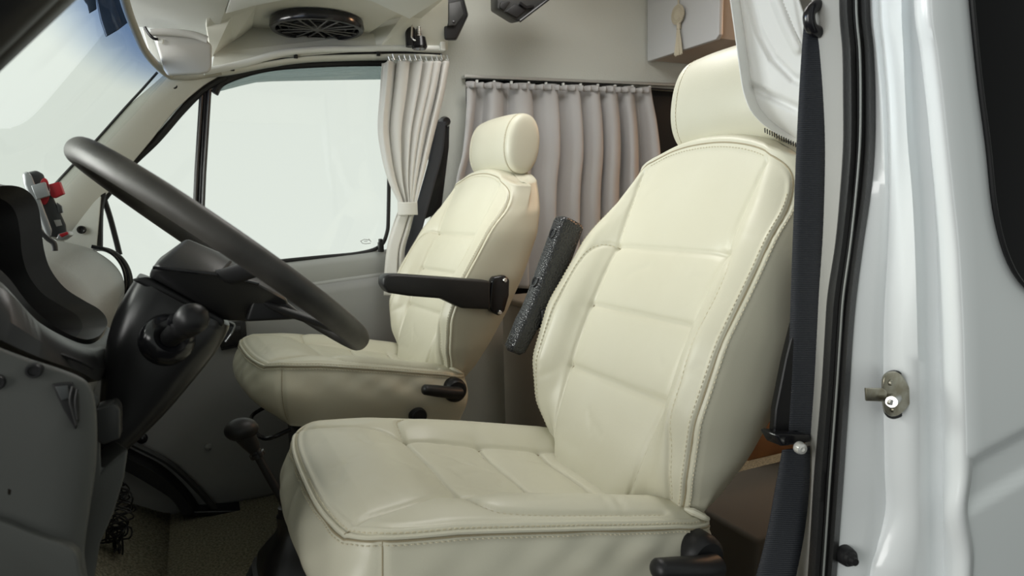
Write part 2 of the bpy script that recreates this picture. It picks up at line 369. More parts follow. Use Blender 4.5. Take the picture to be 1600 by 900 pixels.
# windscreen with its blue sun band, following the bowed roof header
hd = [((290, 121), 1.335), ((262, 119), 1.30), ((240, 102), 1.22), ((222, 80), 1.12), ((208, 50), .98), ((196, 20), .86), ((187, -12), .74), ((180, -60), .58)]
HD = spline([Y(*p, y) for p, y in hd], 6)
HD = np.vstack([HD, [HD[-1]+np.array((-.01, -.5, .01)), HD[-1]+np.array((.10, -1.0, -.005))]])
dn = Y(30, 346, 1.30)-Y(246, 113, 1.30)
g = G(); g.grid([HD+dn*t+np.array((0, 0, .0)) for t in np.linspace(-.03, 1, 12)])
WSG = glass_mat('windscreen_glass', (.93, .95, .93), .04, band=(1.29, 1.42, (.40, .50, .68)))
strut(g.build('window_3', WSG, solid=.005))
# near A-pillar: black weather seal across the top left corner
pa_, pm_, pb_ = Y(110, -94, -.42), Y(6, 1, -.42), Y(-100, 98, -.42)
g = G(); g.tube([pa_+(pa_-pm_)*3.2, pa_, pm_, pb_, pb_+(pb_-pm_)*1.6], .036, 14, .7); strut(g.build('trim_16', BLK))
g = G(); qa_, qb_ = Y(70, -110, -.45), Y(-130, 75, -.45); g.tube([qa_+(qa_-qb_)*1.5, qa_, qb_, qb_+(qb_-qa_)*.8], .03, 14); strut(g.build('trim_17', RUBBER))

# ---- overhead parcel shelf (one moulded unit): header lip, white underside, far recess with the loudspeaker
shelf = empty('overhead_shelf', (-.2, 1.2, 1.5), 'cream moulded overhead shelf above windscreen and passenger window', 'shelf')
g = G(); g.tube(np.vstack([spline([Y(345, 112, 1.30), Y(300, 120, 1.30), Y(264, 119, 1.292)], 8)[:-1], HD[8:]+np.array((.006, -.004, .002))]), .010, 12); g.build('header_lip', new_mat('aged_cream_edge', (.42, .40, .33), .5), shelf)
g = G(); lip = [(318, 112), (350, 106), (390, 97), (440, 83), (500, 77), (560, 76), (620, 75), (692, 76)]
g.tube(spline([Y(*p, 1.285) for p in lip], 8), .0135, 12, .8); g.build('side_lip', CREAMW, shelf)
zz = 1.54
def Z(px, py, z=zz): return at(px, py, 'z', z)
g = G(); g.box((-.17, 1.19, 1.578), (.84, .42, .012)); g.build('top_board', CREAM, shelf, smooth=False)
g = G(); g.prism([Z(370, 44), Z(576, 52), Z(640, 8), Z(700, -90), Z(400, -120), Z(330, 0)], (0, 0, .015)); g.build('speaker_board', CREAM, shelf, smooth=False)
g = G(); y0 = 1.372
s1 = [Z(388, 43), Z(576, 52)]; s2 = [Y(700, 60, 1.30)]
g.prism([Z(388, 43), Z(576, 52), Y(592, 53, 1.31), Y(692, 56, 1.31), Y(692, 78, 1.29), Y(560, 80, 1.29), Y(440, 90, 1.29), Y(330, 114, 1.29), Y(335, 82, 1.31)], (0, .02, 0)); g.build('side_wall', CREAM, shelf, smooth=False)
g = G(); g.grid([[Y(330, 88, 1.31), (Y(330, 88, 1.31)+Z(392, 44))/2, Z(392, 44)], [Y(322, 40, 1.22), (Y(322, 40, 1.22)+Z(399, 8))/2, Z(399, 8)], [Z(320, -70), Z(360, -70), Z(410, -70)]]); g.build('front_wall', CREAM, shelf, smooth=False, solid=.008) #g.build('front_wall', CREAM, shelf, smooth=False)
g = G(); g.prism([Y(577, 52, 1.33), Y(640, 8, 1.18), Y(700, -30, 1.10), Y(700, 78, 1.29), Y(590, 78, 1.29)], (0, .012, .002)); g.build('rear_gusset', CREAM, shelf, smooth=False)
g = G()
under = [(150, -80), (192, 0), (206, 34), (216, 42), (262, 47), (310, 53), (336, 59), (346, 34), (358, 0), (380, -80)]
g.prism([Z(*p, 1.50) for p in under], (0, 0, .012)); g.build('underside_panel', CREAMW, shelf, bevel=.003)
g = G(); g.prism([Z(*p, 1.50) for p in ((352, 22), (395, 10), (445, 0), (520, -8), (580, 2), (640, 30), (690, -2), (760, -90), (370, -90), (360, -5))], (0, 0, .012)); g.build('rear_underside_panel', CREAMW, shelf, bevel=.003)
g = G(); c = Y(689, 40, 1.28); g.box(c+np.array((0, 0, .0)), (.02, .03, .17)); g.build('corner_post', CREAMW, shelf, bevel=.004)
g = G(); g.box(Y(668, 45, 1.31), (.05, .01, .11)); g.build('shelf_back_panel', CREAM, shelf, bevel=.002)

# loudspeaker grille set in the board
spk = empty('loudspeaker', (-.08, 1.21, 1.53), 'round black ribbed loudspeaker grille in the overhead shelf board', 'loudspeaker')
c = np.array((-.078, 1.215, 1.538)); R0 = .138
g = G(); g.lathe([(R0-.012, .0), (R0, -.002), (R0+.002, -.022), (R0-.002, -.030), (R0-.014, -.030), (R0-.02, -.02), (R0-.02, 0)], c, (0, 0, 1), 64); g.build('rim', BLKG, spk)
g = G(); g.lathe([(0, -.004), (R0-.012, -.004), (R0-.012, 0)], c, (0, 0, 1), 48); g.build('cone', RUBBER, spk)
SP = new_mat('grey_grille_edge', (.10, .10, .095), .4)
g = G()
for k in range(8):
    a = k*PI/4+.25
    for off in (-.008, .008):
        p0 = c+np.array((math.cos(a)*.012-math.sin(a)*off, math.sin(a)*.012+math.cos(a)*off, -.027)); p1 = c+np.array((math.cos(a)*(R0-.012)-math.sin(a)*off*2.2, math.sin(a)*(R0-.012)+math.cos(a)*off*2.2, -.025))
        g.tube([p0, p1], .0022, 6)
g.lathe([(.0, -.030), (.016, -.029), (.02, -.022)], c, (0, 0, 1), 24)
g.build('grille', SP, spk)
g = G()
for k in range(8):
    for r in (.055, .085, .11):
        aa = np.linspace(k*PI/4+.35, k*PI/4+.92, 7); g.tube([c+np.array((math.cos(t)*r, math.sin(t)*r, -.022)) for t in aa], .003, 6)
g.build('louvre', RUBBER, spk)

# curtain track under the lip with its clips
trk = empty('curtain_track', (0, 1.28, 1.45), 'thin black curtain track curving above the passenger window', 'curtain track')
tr_ = [(298, 113), (340, 108), (380, 103), (430, 92), (480, 86), (560, 84), (620, 83), (690, 86)]
g = G(); g.tube(spline([Y(*p, 1.30) for p in tr_], 8), .006, 8); g.build('track_rail', RUBBER, trk)
g = G(); tr2 = [(300, 119), (350, 116), (420, 103), (480, 95), (560, 92), (640, 91), (694, 93)]
rowsA = spline([Y(*p, 1.315) for p in tr2], 8); rowsB = spline([Y(p[0], p[1]-6, 1.29) for p in tr2], 8)
g.grid([rowsA+np.array((0, .02, 0)), rowsA, rowsB]); g.build('track_cover', CREAM, trk, solid=.005)
for px, py in ((363, 107), (462, 88), (591, 84)):
    g = G(); p = Y(px, py, 1.29); g.box(p, (.012, .012, .014)); g.lathe([(0, -.012), (.004, -.012), (.004, 0)], p, (0, 1, 0), 10); g.build('clip', BLK, trk, bevel=.002)

# sun visor on the far side
vis = empty('sun_visor', Y(280, 80, 1.20), 'grey folded sun visor hanging at the far windscreen corner', 'sun visor')
g = G(); q = [(243, 62), (238, 56), (246, 51), (262, 50), (300, 55), (322, 61), (331, 70), (331, 104), (326, 112), (312, 115), (262, 117), (256, 108), (248, 80)]
g.prism([Y(p[0], p[1], 1.20) for p in q], (0, .022, 0)); v = g.build('visor_panel', VISOR, vis, bevel=.006)
g = G(); g.tube(spline([Y(*p, 1.19) for p in ((236, 51), (262, 50), (300, 54), (324, 62))], 6), .010, 10); g.build('top_roll', VISOR, vis)
g = G(); g.tube(spline([Y(*p, 1.185) for p in ((226, 42), (232, 52), (240, 60), (247, 61))], 5), .004, 8); g.build('hinge_pin', BLKG, vis)
g = G(); g.hull([Y(*p, 1.187) for p in ((244, 58), (255, 62), (254, 68), (246, 66))]+[Y(*p, 1.195) for p in ((242, 57), (257, 62), (255, 70), (246, 68))]); g.build('pivot_cover', CREAMW, vis, bevel=.001)
g = G(); g.prism([Y(*p, 1.23) for p in ((222, 44), (236, 50), (256, 108), (246, 104), (232, 78))], (0, .01, 0)); g.build('mounting_flap', PILLAR, vis, bevel=.002)

g = G(); q = [(147, -40), (152, 0), (158, 30), (167, 57), (186, 46), (204, 32), (196, 2), (186, -40)]
g.prism([Y(*p, .98) for p in q], (-.004, .012, 0)); g.prism([Y(*p, .975) for p in ((126, -6), (136, 8), (139, 21), (151, 14), (149, -6))], (0, .004, 0)); tag(g.build('windscreen_sheet', new_mat('smoke_grey_sheet', (.07, .08, .085), .4), bevel=.002), 'dark grey sheet at the top of the windscreen', 'shade')  # plain dark grey sheet added for the dark area here

# gas strut / chrome lamp behind the white flap and black brackets
tb = empty('gas_strut', Y(650, 50, 1.22), 'black and chrome spring strut standing behind the white flap', 'strut')
g = G(); g.tube([Y(640, 28, 1.24), Y(642, 73, 1.24)], .017, 16); g.build('strut_body', BLKG, tb)
g = G(); g.tube([Y(653, 20, 1.23), Y(655, 66, 1.23)], .008, 12)
for k in range(12): g.lathe([(.009, -.001), (.0105, 0), (.009, .001)], Y(653+k*.15, 26+k*3.4, 1.23), (0, 0, 1), 14)
g.build('spring_rod', CHROME, tb)
g = G(); g.tube([Y(644, 36, 1.22), Y(643, 58, 1.22), Y(646, 63, 1.22), Y(652, 64, 1.22)], .003, 8); g.build('clip', CHROME, tb)
g = G(); g.lathe([(0, .03), (.022, .03), (.027, .0), (.022, -.008), (0, -.008)], Y(655, 73, 1.235), (0, 0, 1), 16); g.build('foot_bush', BLKG, tb)

bk = empty('belt_bracket', Y(710, 30, 1.25), 'angular black bracket high on the pillar beside the shelf', 'bracket')
g = G(); q = [(696, -20), (722, -10), (731, 24), (713, 62), (695, 62), (693, 20)]
g.hull([Y(p[0], p[1], 1.22) for p in q]+[Y((p[0]-708)*1.05+708, (p[1]-30)*1.05+30, 1.30) for p in q]); g.build('bracket_body', BLK, bk, bevel=.006)
g = G(); g.lathe([(0, -.014), (.010, -.012), (.012, 0)], Y(707, 36, 1.218), (0, 1, 0), 18); g.build('bolt', BLKG, bk)
g = G(); g.prism([Y(*p, 1.205) for p in ((701, 4), (720, 0), (726, 22), (712, 40), (701, 40))], (0, .02, 0)); g.build('cover', CHAR, bk, bevel=.004)

g0_ = G(); g0_.tube([Y(815, -45, 1.19), Y(815, -45, 1.19)*np.array((1, 1, 0))+np.array((0, 0, 2.0))], .018, 12)
dv = empty('roof_screen', Y(815, 5, 1.15), 'black folded screen unit hanging from the roof behind the seats', 'screen')
g0_.build('ceiling_arm', CHAR, dv)
g = G(); q = [(776, -30), (777, 14), (806, 32), (812, 34), (822, 27), (856, 0), (880, -25), (840, -40)]
g.prism([Y(*p, 1.12) for p in q], (.02, .10, .02)); g.build('housing', CHAR, dv, bevel=.006)
g = G(); g.prism([Y(*p, 1.113) for p in ((783, 3), (798, 2), (788, 16), (781, 12))], (0, .01, 0)); g.prism([Y(*p, 1.113) for p in ((803, 6), (826, 12), (808, 28), (790, 18))], (0, .01, 0)); g.build('front_plate', BLK, dv, bevel=.002)
g = G(); g.tube([Y(812, 5, 1.11), Y(822, 12, 1.11), Y(833, 10, 1.11)], .006, 8); g.tube([Y(812, 33, 1.112), Y(858, -2, 1.112)], .005, 8); g.build('hinge', BLKG, dv)

# ================================================================== SEATS
def build_backrest(root):
    # row levels: z, spine x, half width, seam depth, thickness
    T = np.array([
        (.455, .105, .185, .050, .125), (.50, .117, .212, .050, .150), (.56, .138, .238, .012, .160), (.65, .178, .252, -.026, .172),
        (.76, .229, .257, -.035, .180), (.88, .291, .252, -.016, .172), (.97, .337, .238, .000, .145), (1.03, .370, .218, .006, .120), (1.052, .383, .205, .010, .108)])
    zs = np.linspace(T[0, 0], T[-1, 0], 150); NU = 440
    cs = [np.interp(zs, T[:, 0], T[:, k]) for k in range(5)]
    ker = np.ones(9)/9
    cs = [np.convolve(np.pad(c, 4, mode='edge'), ker, 'valid') if i else c for i, c in enumerate(cs)]
    # keep true levels at the ends of the spine column
    loops = []; seam_a = []; Ls = []
    for z, sx_, W, sd, Tk in zip(*cs):
        half = [(0, 0.), (.06, -.001), (min(.125, W-.118), -.002), (min(.155, W-.090), -.004+sd*.2), (min(.182, W-.068), sd*.75-.012), (W-.045, sd-.021), (W-.020, sd-.013), (W-.003, sd), (W+.004, sd+.018), (W+.006, sd*.5+.06), (W-.002, Tk-.055), (W-.022, Tk-.012), (W-.055, Tk+.004), (W*.45, Tk+.016), (0, Tk+.02)]
        pts = half + [(-a, b) for a, b in half[-2:0:-1]]
        D = spline(pts, 10, closed=True); D = np.vstack([D, D[:1]])
        L = np.r_[0, np.cumsum(np.linalg.norm(np.diff(D, axis=0), axis=1))]
        seam_a.append(L[70]); Ls.append(L[-1])
        t = np.arange(NU)/NU*L[-1]
        y = np.interp(t, L, D[:, 0]); d = np.interp(t, L, D[:, 1])
        loops.append(np.stack([sx_+d, y, np.full(NU, z)], 1))
    P = np.array(loops); Ls = np.array(Ls); seam_a = np.array(seam_a)
    A = (np.arange(NU)/NU)[None, :]*Ls[:, None]; A = np.where(A > Ls[:, None]/2, A-Ls[:, None], A); Zn = P[:, :, 2].copy()
    sa = lambda z: np.interp(z, zs, seam_a)
    # crown of the top edge and of the bottom
    yy = P[:, :, 1]
    P[:, :, 2] += sm(Zn, .88, 1.05)*(.016-.055*np.abs(yy/.22)**2.2)
    P[:, :, 2] += (1-sm(Zn, .455, .54))*(-.006)
    # normals from the grid
    def normals(P):
        du = np.roll(P, -1, 1)-np.roll(P, 1, 1); dv = np.gradient(P, axis=0); n = np.cross(du, dv); n /= np.linalg.norm(n, axis=2, keepdims=True)+1e-9
        c = P.mean(1, keepdims=True); s = np.sign(((P-c)*n).sum(2).mean()); return n*s
    N = normals(P)
    zr = [.485]+list(np.linspace(.50, 1.03, 24))
    zr = [z for z in zr if z < .985]
    cor = [(tuple(p)) for p in spline([(sa(.985), .985), (sa(1.012)-.001, 1.012), (sa(1.032)-.007, 1.032), (sa(1.044)-.024, 1.044), (sa(1.05)-.055, 1.0495)], 5)]; e0 = sa(1.05)-.055+.07
    outer = {s: [(s*sa(z), z) for z in zr]+[(s*a, z) for a, z in cor[1:]] for s in (1, -1)}
    topl = [(a, 1.0495) for a in np.linspace(-e0+.07, e0-.07, 24)]
    seams = []
    pan = lambda z: float(np.interp(z, [.46, .55, .65, .80, .88, .96, 1.04], [.118, .135, .146, .149, .150, .156, .165]))
    for s in (1, -1):
        seams.append([(s*pan(z), z) for z in np.linspace(.46, 1.036, 24)])
        c = [(s*.150, .880), (s*.175, .884), (s*.200, .874), (s*.215, .850), (s*.222, .80), (s*.224, .72), (s*.220, .62), (s*.205, .54), (s*.192, .47)]
        seams.append([tuple(p) for p in spline(c, 5)])
    for z in (.652, .768, .880): seams.append([(-pan(z), z), (-.07, z-.002), (.07, z-.002), (pan(z), z)])
    disp = np.zeros(A.shape)
    front = np.abs(A) < (seam_a[:, None]+.02)
    for s in seams:
        d = dist_poly(A, Zn, s); disp -= np.where(front, .0036*np.exp(-(d/.0042)**2)+.0052*np.exp(-d/.020), 0)
    d = np.minimum(np.minimum(dist_poly(A, Zn, outer[1]), dist_poly(A, Zn, outer[-1])), dist_poly(A, Zn, topl))
    disp += (.0024*np.exp(-((d-.006)/.003)**2)-.0028*np.exp(-(d/.0028)**2))*(1-.6*sm(Zn, 1.0, 1.04))
    rng = np.random.RandomState(3)
    for _ in range(46):     # soft creases of worn leather
        a0, z0 = rng.uniform(-.30, .30), rng.uniform(.48, 1.0); th = rng.uniform(-.9, .9); ln = rng.uniform(.02, .06)
        p = [(a0, z0), (a0+ln*math.cos(th), z0+ln*math.sin(th))]; d = dist_poly(A, Zn, p); disp -= rng.uniform(.0003, .0011)*np.exp(-(d/.007)**2)
    Q = P+N*disp[:, :, None]
    # rounded cap on top and below
    def cap(row, nrm, r, up, n=9):
        rs = []; mid = row[:, 0].mean(); w0 = np.abs(row[:, 1]).max()
        for ph in np.linspace(0, PI/2, n)[1:]:
            q = row.copy(); k = 1-math.cos(ph); q[:, 0] = mid+(row[:, 0]-mid)*(1-.45*k); q[:, 1] = row[:, 1]*(1-.022/w0*k*1.6); q[:, 2] += up*r*math.sin(ph); rs.append(q)
        last = rs[-1]
        for k in (.7, .4, .1, .0):
            q = last.copy(); q[:, 0] = mid+(last[:, 0]-mid)*k; q[:, 1] *= (.93+.07*k); q[:, 2] += up*.003*(1-k); rs.append(q)
        return rs
    top = cap(Q[-1], N[-1], .012, 1); bot = cap(Q[0], N[0], .028, -1)
    allr = np.array(bot[::-1]+list(Q)+top)
    g = G(); g.grid(allr, closed_v=True); ob = g.build('backrest', LEATHER, root, sharp=None)
    def on(a, z, lift=0.):
        r = np.clip((z-zs[0])/(zs[-1]-zs[0])*(len(zs)-1), 0, len(zs)-1.001); i = int(r); fr = r-i; res = []
        for k in (i, i+1):
            cidx = (a/Ls[k]*NU) % NU; j = int(cidx); fj = cidx-j
            res.append((Q[k, j]*(1-fj)+Q[k, (j+1) % NU]*fj, N[k, j]*(1-fj)+N[k, (j+1) % NU]*fj))
        p = res[0][0]*(1-fr)+res[1][0]*fr; n = res[0][1]*(1-fr)+res[1][1]*fr
        return p+n*lift, n
    def line(pts, off=0.):
        pp = resample(pts, 90); o = [on(a+off, z) for a, z in pp]; return np.array([x[0] for x in o]), np.array([x[1] for x in o])
    # piping along the outer seam, one cord
    full = outer[-1] + topl[1:-1] + outer[1][::-1]
    full = resample(full, 170); pn = [on(a, z, -.0006) for a, z in full]
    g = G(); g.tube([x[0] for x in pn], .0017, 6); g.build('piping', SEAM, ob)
    for s in (1, -1):
        g = G()
        for off in (-.008, .008): dashes(g, *line([p for p in outer[s] if p[1] < 1.012], off*s))
        g.build('stitching', THREAD, ob)
    g = G(); dashes(g, *line([(a, z-.008) for a, z in topl])); g.build('stitching', THREAD, ob); g = G()
    for k in (1, 3):
        g = G(); dashes(g, *line(seams[k], .005 if k == 1 else -.005), step=.0085); g.build('stitching', THREAD, ob)
    g = G()
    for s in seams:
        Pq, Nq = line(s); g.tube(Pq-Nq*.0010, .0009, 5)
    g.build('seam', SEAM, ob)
    return ob

def build_cushion(root):
    O = [(-.352, 0), (-.350, .10), (-.343, .165), (-.332, .205), (-.308, .233), (-.27, .243), (-.18, .247), (-.05, .249), (.10, .246), (.17, .238), (.205, .21), (.215, .10), (.215, 0)]
    O = O+[(a, -b) for a, b in O[-2:0:-1]]
    R = resample(np.vstack([spline(O, 8, closed=True), [O[0]]]), 401)[:-1]; n = len(R); cx = -.05
    def ztop(x, y):
        z = np.interp(x, [-.36, -.30, -.21, -.03, .13, .24], [.588, .592, .579, .542, .505, .468])
        ay = np.abs(y)
        z = z+.016*np.exp(-((ay-.19)/.045)**2)*sm(x, -.30, -.10)                # side bolsters
        z = z-.020*(1-sm(ay, .07, .17))*sm(x, -.24, -.02)                          # dished middle
        z = z+.010*np.exp(-((x+.25)/.06)**2)*(1-sm(ay, .10, .24))                  # front roll
        return z
    pl = spline([(-.335, .205), (-.30, .190), (-.24, .172), (-.195, .150), (-.165, .132), (-.10, .127), (-.03, .125), (.06, .122), (.22, .12)], 5)
    nl = [(a, -b) for a, b in pl]
    seams = [list(map(tuple, pl)), nl, [(-.165, .132), (-.163, 0), (-.165, -.132)], [(-.03, .125), (-.028, 0), (-.03, -.125)], [(.09, .12), (.092, 0), (.09, -.12)]]
    for s in (1, -1): seams.append([tuple(p) for p in spline([(-.165, s*.132), (-.162, s*.180), (-.150, s*.205), (-.125, s*.218), (-.04, s*.224), (.12, s*.222)], 5)])
    rng = np.random.RandomState(8); cre = []
    for _ in range(46):
        x0, y0 = rng.uniform(-.33, .15), rng.uniform(-.24, .24); th = rng.uniform(0, 3.1); ln = rng.uniform(.02, .06)
        cre.append(([(x0, y0), (x0+ln*math.cos(th), y0+ln*math.sin(th))], rng.uniform(.0004, .0013), rng.uniform(.005, .010)))
    def disp(x, y):
        d = np.zeros(np.shape(x))
        for s in seams:
            q = dist_poly(x, y, s); d = d-(.0034*np.exp(-(q/.0042)**2)+.0060*np.exp(-q/.020))
        for p, a, w_ in cre: d = d-a*np.exp(-(dist_poly(x, y, p)/w_)**2)
        return d
    rr = np.linspace(0, 1, 110)**.8; rows = []
    for r in rr:
        X = cx+(R[:, 0]-cx)*r; Yv = R[:, 1]*r
        edge = sm(np.full(n, r), .90, 1.0)
        z = ztop(X, Yv)+disp(X, Yv)*(1-edge*.6)-.010*edge**2+.0045*math.exp(-((r-.975)/.012)**2)
        rows.append(np.stack([X, Yv, z], 1))
    # outward normals of the outline
    t = np.roll(R, -1, 0)-np.roll(R, 1, 0); on_ = np.stack([t[:, 1], -t[:, 0]], 1); on_ /= np.linalg.norm(on_, axis=1, keepdims=True)
    if (on_*(R-[cx, 0])).sum() < 0: on_ = -on_
    fr = sm(-R[:, 0], .20, .34)                  # 1 on the front face
    zrim = rows[-1][:, 2]; zbot = np.interp(R[:, 0], [-.35, -.28, -.05, .24], [.425, .415, .39, .345])
    rng = np.random.RandomState(5); ph = rng.uniform(0, 6, 4)
    arc = np.r_[0, np.cumsum(np.linalg.norm(np.diff(R, axis=0), axis=1))]
    for h in np.linspace(0, 1, 46)[1:]:
        prof = (.0025*math.exp(-((h-.03)/.03)**2) + (.014+.016*fr)*max(math.sin(PI*min(h*1.05, 1)), 0)**1.2-.03*(h**3)*(.4+1.1*fr)-.003*math.exp(-(h/.02)**2))
        z = zrim+(zbot-zrim)*h
        wr = .0022*np.sin(arc*46+h*9+ph[0])*np.exp(-((h-.25)/.25)**2)+.0016*np.sin(arc*83-h*14+ph[1])*np.exp(-((h-.2)/.2)**2)
        wr *= (.35+.65*np.sin(arc*7+ph[2])**2)
        corner = np.minimum.reduce([np.hypot(R[:, 0]-x, R[:, 1]-y) for x, y in ((-.300, -.237), (-.300, .237))])
        gro = -.003*np.exp(-(corner/.004)**2)
        q = R+on_*(prof+wr+gro)[:, None]; rows.append(np.stack([q[:, 0], q[:, 1], z], 1))
    for k in (.9, .5, 0.01): q = rows[-1].copy() if k == .9 else rows[-1]; q = q.copy(); q[:, 0] = cx+(q[:, 0]-cx)*k; q[:, 1] *= k; q[:, 2] = zbot-.006; rows.append(q)
    g = G(); g.grid(rows, closed_v=True); ob = g.build('cushion', LEATHER, root, sharp=None)
    rim = rows[109]; nr = np.concatenate([on_*.7, np.full((n, 1), .7)], 1)
    g = G(); g.tube(np.vstack([rim+nr*.0012, rim[:2]+nr[:2]*.0012]), .0030, 7); g.build('piping', LEATHER, ob)
    g = G(); g.tube(np.vstack([rows[110]+nr*.0010, rows[110][:2]+nr[:2]*.0010]), .0013, 5); g.build('seam', SEAM, ob)  # thin dark tube paints the groove shade beside the piping
    g = G(); k1 = rows[107]; dashes(g, k1[::2]+np.array((0, 0, .0003)), np.tile([0, 0, 1.], (len(k1[::2]), 1)))
    k2 = rows[111]; n2 = np.concatenate([on_, np.full((n, 1), .1)], 1)[::2]; dashes(g, k2[::2]+n2*.0004, n2)
    def top(pts):
        p = resample(pts, 60); z = ztop(p[:, 0], p[:, 1])+disp(p[:, 0], p[:, 1]); return np.c_[p, z]
    for s in seams[5:]: t = top([(a, b) for a, b in s]); t[:, 1] += np.sign(t[:, 1])*.005; t[:, 2] = ztop(t[:, 0], t[:, 1])+disp(t[:, 0], t[:, 1]); dashes(g, t, np.tile([0, 0, 1.], (60, 1)), step=.0085)
    g.build('stitching', THREAD, ob)
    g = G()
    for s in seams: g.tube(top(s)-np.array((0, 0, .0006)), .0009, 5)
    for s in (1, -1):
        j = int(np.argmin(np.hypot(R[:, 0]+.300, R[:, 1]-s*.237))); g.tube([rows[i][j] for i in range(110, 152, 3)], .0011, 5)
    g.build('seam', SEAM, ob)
    return ob

def build_headrest(root):
    cx, cz = .468, 1.150; hx, hz = .060, .097; hw = .132; tilt = math.radians(8)
    rows = []; ys = []
    for u in np.linspace(-1, 1, 120):
        # across: bulged middle, side seam at 0.86, pillow-shaped side
        au = abs(u)
        if au < .84: y = u/.84*(hw-.014); s = 1.0-.05*(au/.84)**3
        else:
            t = (au-.84)/.16; y = np.sign(u)*((hw-.014)+.028*math.sin(t*PI/2)); s = .95*max(1-t**2.8, 0)**.55+.0001
        s -= .035*math.exp(-((au-.84)/.014)**2)
        lp = []
        for th in np.arange(160)*2*PI/160:
            c_, s_ = math.cos(th), math.sin(th); e_ = 2/2.2
            x = hx*abs(c_)**e_*np.sign(c_)*s; z = hz*abs(s_)**e_*np.sign(s_)*s
            if x < 0: x *= 1.0+.12*math.cos(u*PI/2)
            lp.append((cx+x*math.cos(tilt)+z*math.sin(tilt), y, cz-x*math.sin(tilt)+z*math.cos(tilt)))
        rows.append(lp)
    g = G(); g.grid(rows, closed_v=True); ob = g.build('headrest', LEATHER, root, sharp=None)
    rows = np.array(rows)
    us = np.linspace(-1, 1, 120)
    for s in (1, -1):
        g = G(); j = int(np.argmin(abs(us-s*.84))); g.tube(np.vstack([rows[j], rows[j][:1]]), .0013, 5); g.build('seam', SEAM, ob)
        g = G(); j = int(np.argmin(abs(us-s*.815))); c = rows[j].mean(0); n = rows[j]-c; n /= np.linalg.norm(n, axis=1, keepdims=True); dashes(g, rows[j], n); g.build('stitching', THREAD, ob)
    for s in (1, -1):
        g = G(); g.tube([(.45, s*.06, 1.0), (.462, s*.06, 1.08)], .006, 10); g.build('headrest_post', CHROME, root)

def seat_hardware(root):
    # recliner disc and lever on the near side
    g = G(); c = (.155, -.262, .455); g.lathe([(0, .016), (.026, .016), (.032, .010), (.034, 0), (.034, -.02)], c, (0, -1, 0), 32); d = g.build('recliner_hub', BLK, root)
    g = G(); g.tube(spline([(.158, -.285, .452), (.125, -.292, .460), (.075, -.296, .474), (.045, -.296, .482)], 6), np.r_[np.linspace(.020, .019, 10), np.linspace(.019, .0165, 7), .013, .006], 14, .85); g.build('recliner_lever', BLK, d)
    g = G(); g.lathe([(0, .014), (.020, .013), (.024, .006), (.024, -.01)], (.045, -.258, .398), (0, -1, 0), 28); g.build('height_knob', BLK, root)
    # base
    g = G(); g.box((-.02, 0, .20), (.40, .40, .36)); g.build('pedestal', CHAR, root, bevel=.012)
    g = G(); g.box((-.03, 0, .395), (.46, .44, .035)); g.build('seat_rail', BLK, root, bevel=.006)
    g = G(); g.tube(spline([(-.27, -.14, .385), (-.33, -.12, .365), (-.345, 0, .36), (-.33, .12, .365), (-.27, .14, .385)], 8), .006, 8); g.build('slide_bar', BLKG, root)
    # puckered leather where the backrest meets the cushion
    g = G(); g.tube(spline([(.16, -.218, .508), (.172, -.226, .503), (.184, -.232, .496), (.194, -.232, .490)], 6), np.interp(np.arange(19), [0, 5, 12, 18], [.002, .006, .005, .003]), 8); g.build('corner_tuck', LEATHER, root)

drv = empty('car_seat', (0, 0, 0), 'large cream leather driver seat in the foreground behind the steering wheel', 'car seat', 'cream leather cab seats')
build_backrest(drv); build_cushion(drv); build_headrest(drv); seat_hardware(drv)
def copy_tree(o, parent=None):
    c = o.copy(); COL.objects.link(c)
    if parent is not None: c.parent = parent
    for ch in list(o.children): copy_tree(ch, c)
    return c
pas = copy_tree(drv); pas.location = (-.011, 1.008, 0); pas.rotation_euler = (0, 0, .064)
pas['label'] = 'smaller looking cream leather passenger seat by the far window, armrest lowered'

# passenger armrest, lowered
g = G(); oa = [(598, 446), (599, 434), (606, 429), (625, 429), (700, 434), (766, 439), (767, 484), (722, 482), (690, 467), (640, 463), (606, 458)]
fr = [Y(p[0], p[1], .715) for p in oa]
ctr = np.mean(fr, 0); g.prism(fr, (0, .055, 0)); arm = g.build('armrest', new_mat('matte_black_vinyl', (.014, .014, .015), .45, spec=.45, bump=.3, bscale=300, bdist=.0006), pas, bevel=.010)
arm.parent = pas; arm.matrix_parent_inverse = pas_inv = (Matrix.Translation(pas.location) @ Matrix.Rotation(.064, 4, 'Z')).inverted()
def pchild(o, p=None):
    if p is None: o.parent = pas; o.matrix_parent_inverse = pas_inv
    return o
g = G(); g.prism([Y(*p, .742) for p in ((772, 433), (790, 430), (797, 437), (796, 462), (789, 487), (781, 494), (768, 488), (764, 478), (768, 440))], (0, .03, 0)); br = pchild(g.build('armrest_bracket', BLKG, pas, bevel=.006))
for p in ((789, 438), (781, 488)):
    g = G(); g.lathe([(0, .004), (.005, .004), (.007, .001), (.007, -.004)], Y(*p, .741), (0, -1, 0), 14); b = g.build('bolt', CHROME, br)
